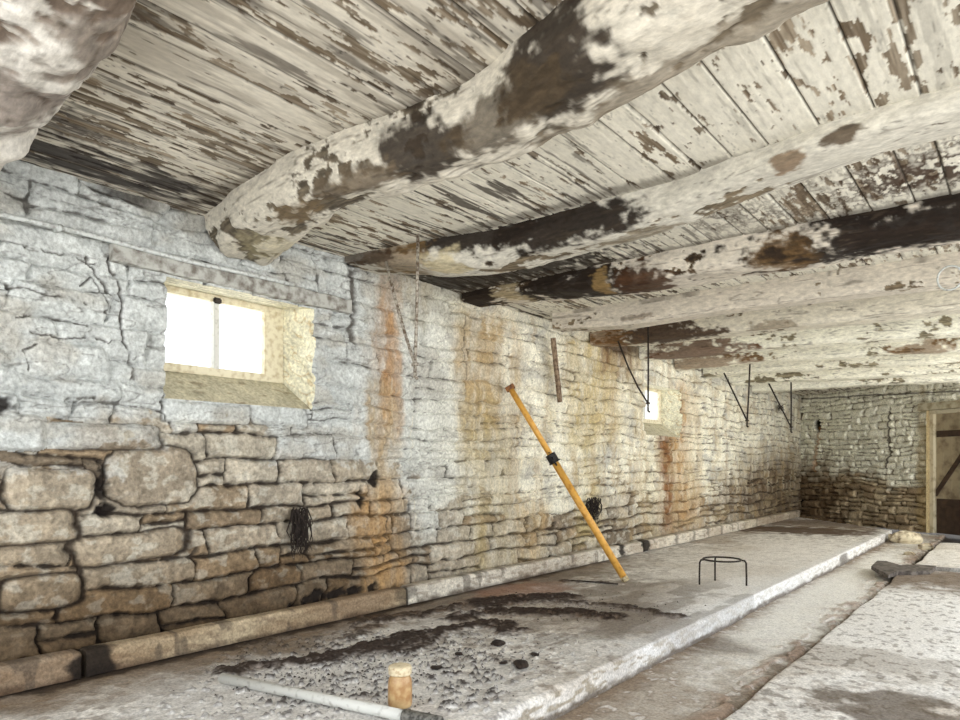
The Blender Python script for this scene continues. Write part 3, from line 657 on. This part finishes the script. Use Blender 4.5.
beam('thick crooked peeling trunk beam ending above the bright window', [0, .35, .7, 1.21, 2.28, 2.79, 3.6, 7], [2.36, 2.26, 2.20, 2.12, 2.16, 1.97, 1.80, 1.8], [2.84, 2.74, 2.60, 2.42, 2.46, 2.36, 2.22, 2.2],
     ([0, .5, 1.2, 2.3, 3.2, 7], [2.53, 2.53, 2.50, 2.50, 2.52, 2.5]), .50, 1100, (204, 198, 184), (116, 106, 90), .36,
     [(1.98, .30, .20, .26, DB, .95), (2.72, .25, .24, .34, DB, .97), (2.45, .30, .3, .16, (74, 62, 46), .8), (1.62, .36, .18, .10, (96, 84, 68), .9), (1.38, .36, .12, .09, (96, 84, 68), .9), (1.0, .42, .2, .12, (120, 102, 76), .7),
      (3.1, .65, .6, .13, (124, 112, 94), .7), (2.3, .75, .8, .10, (120, 108, 90), .7), (.35, .6, .25, .2, (196, 186, 150), .4)], rough=.026)
y2 = lambda u: np.interp(u, [385, 525, 655, 960], [3.86, 3.98, 3.96, 3.72])
beam('curved peeling beam crossing second, with a black hollow near the wall', [0, .6, 1.2, 2.4, 3.3, 7], [3.45, 3.50, 3.64, 3.63, 3.42, 3.35], [3.86, 3.92, 3.98, 3.97, 3.75, 3.65],
     edge([(385, 276), (460, 279), (525, 276), (560, 264), (655, 241), (750, 208), (850, 173), (960, 138)], y2), .5, 1200, (204, 200, 188), (140, 126, 104), .40,
     [(1.75, .15, .50, .24, BL, .98), (1.1, .05, .6, .12, BL, .97), (.5, .2, .28, .4, (120, 96, 62), .7), (.85, .35, .16, .2, (196, 184, 150), .8), (3.35, .25, .08, .12, (80, 64, 46), .9), (2.2, .55, .25, .12, (140, 130, 112), .8), (3.1, .28, .07, .10, (110, 84, 54), .8), (.15, .1, .3, .2, (60, 44, 32), .8)], rough=.02)  # hollow put in as black colour only, no recess in the mesh
y3 = lambda u: np.interp(u, [460, 960], [5.15, 5.10])
beam('blackened beam just in front of the squared pale beam', [0, 7], [4.78, 4.72], [5.15, 5.10],
     edge([(455, 314), (520, 305), (648, 294), (804, 270), (960, 246)], y3), .4, 1300, (206, 198, 184), (110, 90, 64), .45,
     [(.18, .25, .20, .35, BL, .97), (1.1, .28, .55, .38, BL, .98), (1.72, .35, .20, .3, (70, 46, 28), .95), (.52, .3, .12, .3, (190, 174, 140), .7), (1.42, .3, .07, .2, (170, 140, 90), .7), (3.6, .25, 1.0, .42, (26, 18, 13), .98), (2.75, .3, .2, .25, (110, 84, 50), .8), (5, .2, 2, .4, BL, .9)], rough=.02)
y4 = lambda u: np.interp(u, [530, 960], [6.0, 6.15])
beam('straight squared pale beam with a cut left end', [0, 7], [5.98, 6.12], [6.20, 6.34],
     edge([(529, 331), (630, 326), (712, 313), (818, 300), (960, 286)], y4), .16, 1400, (206, 198, 184), (140, 124, 100), .14,
     [(1.15, .22, .16, .04, (136, 124, 110), .8)], x0=.22, rough=.006)
y5 = lambda u: np.interp(u, [590, 960], [7.2, 7.3])
beam('pale beam with a dark rotted end, next behind the squared beam', [0, 7], [7.10, 7.16], [7.42, 7.46],
     edge([(590, 347), (648, 342), (758, 332), (868, 322), (960, 312)], y5), .25, 1500, (214, 208, 192), (132, 116, 92), .20,
     [(.85, .3, .55, .35, (66, 46, 30), .95), (2.0, .3, .2, .12, (140, 128, 110), .8), (.2, .3, .3, .4, (120, 88, 54), .8)], rough=.012)
far = [(8.55, [(645, 361), (749, 351), (960, 337)], 'sixth'), (9.7, [(672, 370), (749, 363), (960, 352)], 'seventh'), (10.8, [(700, 379), (754, 373), (960, 364)], 'eighth'),
       (12.0, [(730, 386), (790, 382), (960, 374)], 'ninth'), (13.2, [(752, 393), (820, 388), (960, 382)], 'tenth')]
for i, (yy, pts, nm) in enumerate(far):
    beam(['pale beam with an orange-brown rotten end beside the small far window', 'pale flaking beam above the pair of iron hangers left of the far corner', 'flaking pale beam behind the two nearer iron hangers',
          'dull pale beam above the farthest iron hanger', 'last beam before the far end wall'][i],
         [0, 7], [yy-.15, yy-.15], [yy+.15, yy+.15], edge(pts, lambda u: yy), .3, 1600+i*100, (238, 236, 220), (160, 150, 124), [.30, .32, .28, .28, .25][i],  # far beams painted paler to make up for weak light back there
         [(.75, .3, .6, .4, (96, 60, 34), .85)] if i == 0 else ([(.5, .3, .6, .3, (120, 84, 50), .7), (3.0, .3, .3, .2, (120, 86, 50), .7)] if i == 1 else []), step=.014, rough=.018, x1=4.9 if i > 2 else 5.4)

# ---------------------------------------------------------------- windows
for wi, (a, b, c, d_) in enumerate(WIN):
    Y0, Y1, Z0, Z1 = a+.03, b-.05, c+.20, d_+.03
    root = bpy.data.objects.new('window_%d' % (wi+1), None); col.objects.link(root); root.location = (-DEP, (Y0+Y1)/2, Z0); tag(root, None, None, None, 'structure')
    def w2(bm_name, boxes, mat, parent):
        bm = bmesh.new()
        for lo, hi, bv in boxes: add_box(bm, [lo[0]+DEP, lo[1]-(Y0+Y1)/2, lo[2]-Z0], [hi[0]+DEP, hi[1]-(Y0+Y1)/2, hi[2]-Z0], bv)
        return from_bm(bm_name, bm, mat, parent, False)
    x0, x1 = -DEP-.05, -DEP+.012
    rj = .16 if wi == 0 else .06
    w2('window_frame', [((x0, Y0, Z0), (x1, Y1, Z0+.055), .006), ((x0, Y0, Z1-.045), (x1, Y1, Z1), .006), ((x0+.004, Y0, Z0+.004), (x1-.005, Y0+.09, Z1-.004), .004), ((x0+.004, Y1-rj, Z0+.004), (x1-.005, Y1-.002, Z1-.004), .004)], M_frame, root)
    ym_ = 2.60 if wi == 0 else (Y0+Y1)/2
    w2('glazing_bar', [((x0+.01, ym_-.02, Z0+.05), (x1+.003, ym_+.02, Z1-.04), .004)], M_pipe, root)
    w2('pane', [((x0+.02, Y0+.085, Z0+.05), (x0+.026, ym_-.019, Z1-.04), 0)], M_glass, root)
    w2('pane', [((x0+.02, ym_+.019, Z0+.05), (x0+.026, Y1-rj+.005, Z1-.04), 0)], M_glass, root)
    if wi == 0: w2('latch', [((x1, ym_-.03, Z1-.06), (x1+.02, ym_+.03, Z1-.02), .008)], M_iron, root)
# timber lintel over the near window, as weathered wood set in the wall face
def plank(name, p0, p1, w, t, mat, label=None, cat=None, parent=None, seed=0, group=None, side=None):
    p0 = Vector(p0); p1 = Vector(p1); d = (p1-p0); ln = d.length; d.normalize()
    s = Vector(side) if side else Vector((1, 0, 0)); u = d.cross(s).normalized(); s = u.cross(d).normalized()
    bm = bmesh.new(); n = max(6, int(ln/.04)); r = random.Random(seed); rings = []
    for i in range(n+1):
        q = p0+d*(ln*i/n); ww = w*(1+(r.random()-.5)*.12); tt = t*(1+(r.random()-.5)*.12); j = (r.random()-.5)*w*.06
        rings.append([bm.verts.new(q+u*(a*ww/2+j)+s*(b*tt/2)) for a, b in ((-1, -.8), (-.85, -1), (.85, -1), (1, -.8), (1, .8), (.85, 1), (-.85, 1), (-1, .8))])
    for A_, B_ in zip(rings[:-1], rings[1:]):
        for k_ in range(8): bm.faces.new((A_[k_], A_[(k_+1) % 8], B_[(k_+1) % 8], B_[k_]))
    bm.faces.new(rings[0][::-1]); bm.faces.new(rings[-1])
    o = from_bm(name, bm, mat, parent, False)
    if label: tag(o, label, cat, group)
    return o
M_lint = flat_mat('grey_lintel', (178, 178, 172), .85, 0, .3, 18, (112, 106, 98), .46)
plank('window_lintel', (.012, 1.78, 2.395), (.012, 3.50, 2.395), .10, .06, M_lint, 'grey weathered timber lintel set in the wall above the bright window', 'lintel', seed=3)
bm = bmesh.new(); add_tube(bm, [(.06, y, 2.44+.006*math.sin(y*5)) for y in np.arange(-.4, 3.0, .08)], .013, 8)
for y in (0.6, 1.5, 2.2): add_box(bm, (.0, y-.012, 2.43), (.076, y+.012, 2.46), .003)
tag(from_bm('wall_conduit', bm, M_conduit), 'thin pale conduit running along the wall top towards the window', 'conduit')

# ---------------------------------------------------------------- far door
root = bpy.data.objects.new('door_1', None); col.objects.link(root); root.location = (0, 0, 0); tag(root, None, None, None, 'structure')
def bbox_prism(bm, s0, s1, z0, z1, d0, d1):
    q = [bpt(s, z, d) for z in (z0, z1) for d in (d0, d1) for s in (s0, s1)]
    v = [bm.verts.new(p) for p in q]
    for f in ((0, 1, 3, 2), (4, 6, 7, 5), (0, 4, 5, 1), (2, 3, 7, 6), (0, 2, 6, 4), (1, 5, 7, 3)): bm.faces.new([v[i] for i in f])
M_door = flat_mat('door_boards', (164, 150, 122), .85, 0, .3, 6, (118, 102, 80), .45)
M_door2 = flat_mat('dark_door_wood', (74, 56, 42), .9, 0, .4, 10)
bm = bmesh.new(); fw = .075
bbox_prism(bm, DS0-.05, DS0+fw, 0, DT+.03, -.16, -.06); bbox_prism(bm, DS1-fw, DS1-.01, 0, DT-.01, -.16, -.06); bbox_prism(bm, DS0-.01, DS1+.01, DT-.07, DT+.04, -.17, -.05)
from_bm('door_frame', bm, flat_mat('frame_wood', (206, 196, 168), .8, 0, .3, 8, (150, 134, 104), .4), root, False)
bm = bmesh.new(); nb = 5; w_ = (DS1-DS0-2*fw)/nb
for i in range(nb): bbox_prism(bm, DS0+fw+w_*i+.004, DS0+fw+w_*(i+1)-.004, .50+.02*(i % 2), DT-.06, -.15, -.125)
from_bm('door_boards', bm, M_door, root, False)
bm = bmesh.new()
for i in range(nb): bbox_prism(bm, DS0+fw+w_*i+.004, DS0+fw+w_*(i+1)-.001, .0, .50+.02*(i % 2), -.152, -.128)  # darker boards fill the bottom of the door
o = from_bm('lower_boards', bm, M_door2, root, False); o['label'] = 'dark lower boards'
bm = bmesh.new(); za, zb_ = 1.78, 1.66
bbox_prism(bm, DS0+fw+.03, DS1-fw-.02, za-.06, za+.05, -.125, -.10)
v = [bm.verts.new(bpt(s, z, d)) for d in (-.125, -.095) for s, z in ((DS0+fw+.02, .78), (DS0+fw+.02, .66), (DS1-fw-.05, 1.62), (DS1-fw-.05, 1.74))]
for f in ((0, 1, 2, 3), (7, 6, 5, 4), (0, 4, 5, 1), (1, 5, 6, 2), (2, 6, 7, 3), (3, 7, 4, 0)): bm.faces.new([v[i] for i in f])
bbox_prism(bm, DS0+fw+.03, DS1-fw-.02, .50, .62, -.125, -.10)
from_bm('door_brace', bm, M_door2, root, False)
bm = bmesh.new(); bbox_prism(bm, DS0-.15, DS1+.15, DT+.0, DT+.13, -.1, .05)
o = from_bm('door_lintel', bm, flat_mat('door_lintel_wood', (190, 182, 156), .9, 0, .3, 8, (140, 126, 98), .45), None, False); tag(o, 'pale timber lintel above the far doorway', 'lintel')

# ---------------------------------------------------------------- iron hangers (V of two rods) hanging from the beams near the wall
def hanger(top, bot, diag_top, label, mat, thick=.009, curve=0.0):
    root = thing('iron_hanger', label, 'hanger', tuple(top), 'iron hangers along the wall')
    T = Vector(top); B = Vector(bot); D = Vector(diag_top)
    bm = bmesh.new(); add_tube(bm, [(0, 0, 0.0), (B-T)*.5+Vector((.004, 0, 0)), B-T], thick, 8)
    add_tube(bm, [(B-T)+Vector((0, 0, .0)), (B-T)+Vector((0, 0, -.03)), (B-T)+Vector((.02, 0, -.045))], thick*1.1, 8)
    from_bm('upright_rod', bm, mat, root)
    bm = bmesh.new(); J = (B-T)+Vector((0, 0, .05)); D2 = D-T
    add_tube(bm, [D2, D2*.66+J*.34+Vector((.0, 0, -curve)), D2*.33+J*.67+Vector((0, 0, -curve)), J], thick, 8)
    from_bm('slanting_rod', bm, mat, root)
    bm = bmesh.new(); add_lathe(bm, [(thick*1.2, -.012), (thick*2.2, -.010), (thick*2.2, .010), (thick*1.2, .012)], tuple(J), 12)
    from_bm('rivet', bm, mat, root)
    return root
M_hang1 = flat_mat('whitened_iron', (176, 170, 158), .8, .2, .3, 50, (96, 80, 64), .5)
def H3(u0, v0, u1, v1, y): return AY(u0, v0, y), AY(u1, v1, y)
t, b = H3(418, 246, 415, 372, 3.36); hanger((t[0], 3.36, 2.735), b, AY(386, 262, 3.36), 'pale whitewashed iron hanger of two rods on the wall right of the bright window', M_hang1, .011, .03)
t, b = H3(648, 328, 648, 408, 7.0); hanger((t[0], 7.0, 2.735), b, AY(618, 341, 7.0), 'dark iron hanger in front of the small bright far window', M_iron, .010, .05)
t, b = H3(750, 366, 747, 424, 10.5); hanger((t[0], 10.5, 2.735), b, AY(724, 373, 10.5), 'thin dark iron hanger, third from the near window, against the pale wall', M_iron, .012)
t, b = H3(791, 381, 791, 430, 12.7); hanger((t[0], 12.7, 2.735), b, AY(768, 382, 12.7), 'farthest dark iron hanger, next to the back corner of the room', M_iron, .013)
p = AX(553, 338, .10); q = AX(560, 402, .07)
plank('wooden_batten', p, q, .055, .03, M_wood, 'narrow weathered wooden batten hanging below the squared beam on the wall', 'batten', seed=8, side=(1, -.2, 0))
# ring on the squared beam at the right
R0 = Vector(AY(950, 278, 5.93)); bm = bmesh.new()
add_tube(bm, [R0+Vector((math.cos(a)*.075, 0, math.sin(a)*.085)) for a in np.linspace(.6, 2*math.pi+.2, 22)], .007, 7)
add_tube(bm, [R0+Vector((.06, 0, .06)), R0+Vector((.06, .06, .08))], .006, 6)
tag(from_bm('hook_ring', bm, M_conduit), 'pale bent wire ring on the squared beam at the right edge', 'ring')

# ---------------------------------------------------------------- yellow prop leaning on the wall
foot = Vector(G(626, 581, PZ+.008)); head = Vector(AX(509, 386, .075)); root = thing('adjustable_prop', 'yellow adjustable steel prop leaning on the whitewashed wall', 'prop', tuple(foot))
ax = (head-foot); ln = ax.length; ax.normalize()
cl_ = 0.63*ln
bm = bmesh.new(); add_tube(bm, [ax*.03, ax*cl_], .034, 20); from_bm('outer_tube', bm, M_yellow, root)
bm = bmesh.new(); add_tube(bm, [ax*(cl_-.02), ax*(ln-.012)], .028, 20); from_bm('inner_tube', bm, M_yellow, root)
bm = bmesh.new(); add_tube(bm, [ax*0.0, ax*.05], .036, 20); from_bm('foot_cap', bm, flat_mat('worn_cap', (206, 190, 150), .6, 0, .3, 50, (120, 96, 66), .45), root)['label'] = 'worn pale foot end'
sd = ax.cross(Vector((0, 0, 1))).normalized(); uu = sd.cross(ax).normalized()
bm = bmesh.new(); add_tube(bm, [ax*(cl_-.045), ax*(cl_-.03), ax*(cl_+.025), ax*(cl_+.035)], .050, 18)
add_tube(bm, [ax*(cl_-.06), ax*(cl_-.045)], .058, 18)
from_bm('collar', bm, M_clamp, root)
bm = bmesh.new(); c0 = ax*(cl_+.05)
add_tube(bm, [c0-sd*.06, c0-sd*.02, c0+sd*.05, c0+sd*.085+ax*.03, c0+sd*.09+ax*.075, c0+sd*.05+ax*.11], .007, 8)
add_tube(bm, [ax*cl_-sd*.05, ax*(cl_-.02)-sd*.085, ax*(cl_-.07)-sd*.08, ax*(cl_-.085)-sd*.045], .008, 8)
from_bm('pin_handle', bm, M_clamp, root)
bm = bmesh.new()
hp = ax*(ln-.01); n_ = 4
def obox(bm, c, a, b, d, ha, hb, hd):
    v = [bm.verts.new(c+a*i*ha+b*j*hb+d*k*hd) for k in (-1, 1) for j in (-1, 1) for i in (-1, 1)]
    for f in ((0, 2, 3, 1), (4, 5, 7, 6), (0, 1, 5, 4), (2, 6, 7, 3), (0, 4, 6, 2), (1, 3, 7, 5)): bm.faces.new([v[i] for i in f])
obox(bm, hp, sd, uu, ax, .062, .045, .006); obox(bm, hp+sd*.058-ax*.012, sd, uu, ax, .006, .045, .02); obox(bm, hp-sd*.058-ax*.012, sd, uu, ax, .006, .045, .02)
o = from_bm('head_plate', bm, flat_mat('rusty_plate', (150, 98, 52), .7, .1, .4, 40, (92, 58, 34), .5), root, False); o['label'] = 'rust-brown head plate'
for kz in (.22, .34, .46):
    pass
bm = bmesh.new(); r0 = Vector(G(562, 580, PZ+.012)); r1 = Vector(G(618, 584, PZ+.012))
add_tube(bm, [r0, r0*.5+r1*.5+Vector((0, .01, .003)), r1], .007, 8); tag(from_bm('dark_strip', bm, M_iron), 'thin dark rod lying on the platform beside the foot of the yellow prop', 'strip')  # thin dark tube laid flat beside the prop foot

# ---------------------------------------------------------------- three-legged ring stand
rc = Vector(G(722, 585, PZ)); R_ = .165; hh = .235
root = thing('ring_stand', 'small three-legged iron ring stand on the raised platform', 'stand', tuple(rc))
bm = bmesh.new(); add_tube(bm, [(R_*math.cos(a), R_*math.sin(a), hh) for a in np.linspace(0, 2*math.pi, 41)], .0085, 8, cap=False); from_bm('ring', bm, M_iron, root)
rt = Vector((CC, S, 0)); fd = Vector((-S, CC, 0))
for dvec in ((-rt*.98-fd*.05), (rt*.93-fd*.35), (rt*.03+fd*1.0)):
    d = dvec.normalized(); bm = bmesh.new()
    add_tube(bm, [d*R_*.98+Vector((0, 0, hh)), d*(R_+.03)+Vector((0, 0, hh-.004)), d*(R_+.042)+Vector((0, 0, hh-.025)), d*(R_+.045)+Vector((0, 0, .10)), d*(R_+.045)+Vector((0, 0, .006))], .0085, 8)
    from_bm('leg', bm, M_iron, root)

# ---------------------------------------------------------------- pipe and jar
pr_ = .025
p0 = Vector(G(222, 678, PZ+pr_+.004)); p1 = Vector(G(434, 722, PZ+pr_+.004)); d = (p1-p0).normalized(); L_ = (p1-p0).length
root = thing('grey_pipe', 'long light grey pipe lying on the platform in front of the jar', 'pipe', tuple(p0))
bm = bmesh.new(); add_tube(bm, [d*0, d*L_*.5, d*(L_-.10)], pr_, 20); from_bm('tube', bm, M_pipe, root)
bm = bmesh.new(); add_tube(bm, [d*(L_-.15), d*(L_-.145), d*(L_-.09), d*(L_-.085), d*(L_-.08), d*(L_+.03)], pr_*1.18, 20); o = from_bm('coupling', bm, flat_mat('coupling_grey', (120, 118, 112), .5, .3, .4, 60, (56, 54, 50), .48), root); o['label'] = 'darker grey coupling'
jc = G(400, 706, PZ+.004); root = thing('jar', 'small rust-stained jar with a cream lid standing behind the grey pipe', 'jar', jc)
rj = .055
bm = bmesh.new(); add_lathe(bm, [(rj*.90, 0), (rj*.97, .006), (rj, .02), (rj*1.0, .075), (rj*.98, .112), (rj*.93, .126), (rj*.82, .136), (rj*.82, .147)], (0, 0, 0), 40); from_bm('body', bm, M_jar, root)
bm = bmesh.new(); add_lathe(bm, [(rj*.90, .146), (rj*.95, .148), (rj*.95, .156), (rj*.92, .158), (rj*.96, .161), (rj*.96, .178), (rj*.90, .184), (rj*.55, .186)], (0, 0, 0), 40); from_bm('lid', bm, M_lid, root)

# ---------------------------------------------------------------- dark tufts on the wall
def tuft(u, v0, v1, wpx, x, label, cat, seed, n=70):
    r = random.Random(seed); c0 = Vector(AX(u, v0, x)); c1 = Vector(AX(u, v1, x)); ww = AX(u+wpx/2, v0, x)[1]-c0.y; H = c0.z-c1.z
    bm = bmesh.new()
    for i in range(n):
        a = r.uniform(-1, 1); s0 = Vector((r.uniform(-.02, .03), a*ww*.8, -r.random()**1.5*H*.45)); l_ = r.uniform(.35, .62)*H; pts = [s0]
        for k in range(1, 5):
            pts.append(pts[-1]+Vector((r.uniform(-.012, .012), (r.uniform(-.3, .3)*ww)-a*ww*.06, -l_/4)))
            pts[-1].x = min(max(pts[-1].x, -.02), .05)
        add_tube(bm, pts, r.uniform(.004, .009), 5, True, .002)
    o = from_bm(cat, bm, M_tuft); o.location = c0; return tag(o, label, cat.replace('_', ' '))
tuft(300, 507, 557, 20, .05, 'dark frayed fibrous clump hanging on the stones below the near window', 'fibre_clump', 4)
tuft(594, 497, 526, 15, .05, 'dark crumpled rag hanging on the wall behind the yellow prop', 'rag', 9, 60)
tuft(780, 405, 413, 8, .06, 'small dark knot of old cobweb on the wall by the farthest hanger', 'cobweb_clump', 12, 30)

# ---------------------------------------------------------------- clods, stones, slate
def lump(name, c, rx, ry, rz, seed, mat, label, cat, group=None):
    bm = bmesh.new(); bmesh.ops.create_icosphere(bm, subdivisions=4, radius=1); r = random.Random(seed); o_ = [r.uniform(0, 50) for _ in range(3)]
    co = np.array([v.co[:] for v in bm.verts]); n = fbm(co[:, 0]*1.6+o_[0]+co[:, 2], co[:, 1]*1.6+o_[1], seed, 4)+fbm(co[:, 1]*1.6+o_[2], co[:, 2]*1.6+o_[1], seed+5, 4)-1
    for v, k in zip(bm.verts, n):
        p = v.co*(1+(.75 if rx < .1 else .45)*k); p.z = max(p.z, -.75); v.co = Vector((p.x*rx, p.y*ry, (p.z+.75)*rz/1.75))
    o = from_bm(name, bm, mat); o.location = c; o.rotation_euler.z = r.uniform(0, 6); return tag(o, label, cat, group)
CL = [(498, 645, .045, .03, 'largest dark dirt clod of those in front of the mud patch'), (521, 667, .05, .038, 'rounded dark dirt clod nearest to the platform edge'), (503, 664, .026, .016, 'small flat dirt clod just left of the rounded clod'),
      (534, 655, .030, .015, 'flat dark dirt clod on bare concrete, right of the others'), (459, 655, .026, .016, 'small dirt clod near the left end of the mud'), (436, 668, .04, .010, 'flat crumbly dirt clod above and right of the jar'), (634, 607, .035, .012, 'small dark dirt clod below the foot of the yellow prop')]
for i, (u, v, r_, hz_, lb_) in enumerate(CL): lump('dirt_clod', G(u, v, PZ+.003), r_, r_*.8, hz_, 40+i, M_dirt, lb_, 'dirt clod', 'loose dirt clods on the platform')
# fine crumbs: nobody could count them
bm = bmesh.new(); r = random.Random(77)
for i in range(1500):
    if r.random() < .5: u, v = r.gauss(350, 60), r.gauss(676, 17)
    elif r.random() < .5: u, v = r.gauss(440, 70), r.gauss(645, 14)
    else: u, v = r.gauss(560, 50), r.gauss(606, 8)
    if v < 590 or v > 740: continue
    x, y, z = G(u, v, PZ+.004)
    if x < .25 or x > 2.1: continue
    s = r.uniform(.0025, .009); q = [bm.verts.new((x+r.uniform(-1, 1)*s*1.3, y+r.uniform(-1, 1)*s*1.3, z-.001)) for _ in range(3)]+[bm.verts.new((x, y, z+s*r.uniform(.4, 1)))]
    for f in ((0, 1, 2), (0, 1, 3), (1, 2, 3), (2, 0, 3)): bm.faces.new([q[i_] for i_ in f])
tag(from_bm('dirt_crumbs', bm, M_dirt, None, False), 'fine dark crumbs of dirt scattered over the pale platform', 'dirt', None, 'stuff')
M_rock = flat_mat('pale_rubble', (206, 194, 166), .9, 0, .3, 12, (112, 94, 72), .45)
for i, (u, v, r_, hz_, lb_) in enumerate([(906, 544, .20, .22, 'largest pale fallen stone at the foot of the end wall beside the doorway'), (890, 541, .11, .12, 'small fallen stone in the corner where the platform ends'), (925, 550, .09, .10, 'dark little stone at the foot of the door frame'),
        (910, 556, .10, .06, 'flat stone lying on the channel floor in front of the large fallen stone')]):
    lump('fallen_stone', G(u, v, -.03), r_, r_*.7, hz_, 90+i, M_rock, lb_, 'stone', 'fallen stones by the doorway')
# slate on the channel
def poly_slab(name, pts, z0, z1, mat, label, cat):
    bm = bmesh.new(); b = [bm.verts.new((x, y, z0)) for x, y in pts]; t = [bm.verts.new((x+.004, y, z1+.006*((i*7) % 3-1))) for i, (x, y) in enumerate(pts)]
    bm.faces.new(b[::-1]); bm.faces.new(t); n = len(pts)
    for i in range(n): bm.faces.new((b[i], b[(i+1) % n], t[(i+1) % n], t[i]))
    bmesh.ops.triangulate(bm, faces=[f for f in bm.faces if len(f.verts) > 4]); return tag(from_bm(name, bm, mat, None, False), label, cat)
zt_ = .055
poly_slab('stone_slab', [G2(u, v, zt_) for u, v in ((871, 568), (877, 563), (886, 564), (900, 567), (918, 567), (936, 569), (930, 573), (912, 574), (898, 574), (888, 577), (879, 573))], .042, .085, M_slate, 'dark broken slate slab bridging the channel at its far end', 'slab')
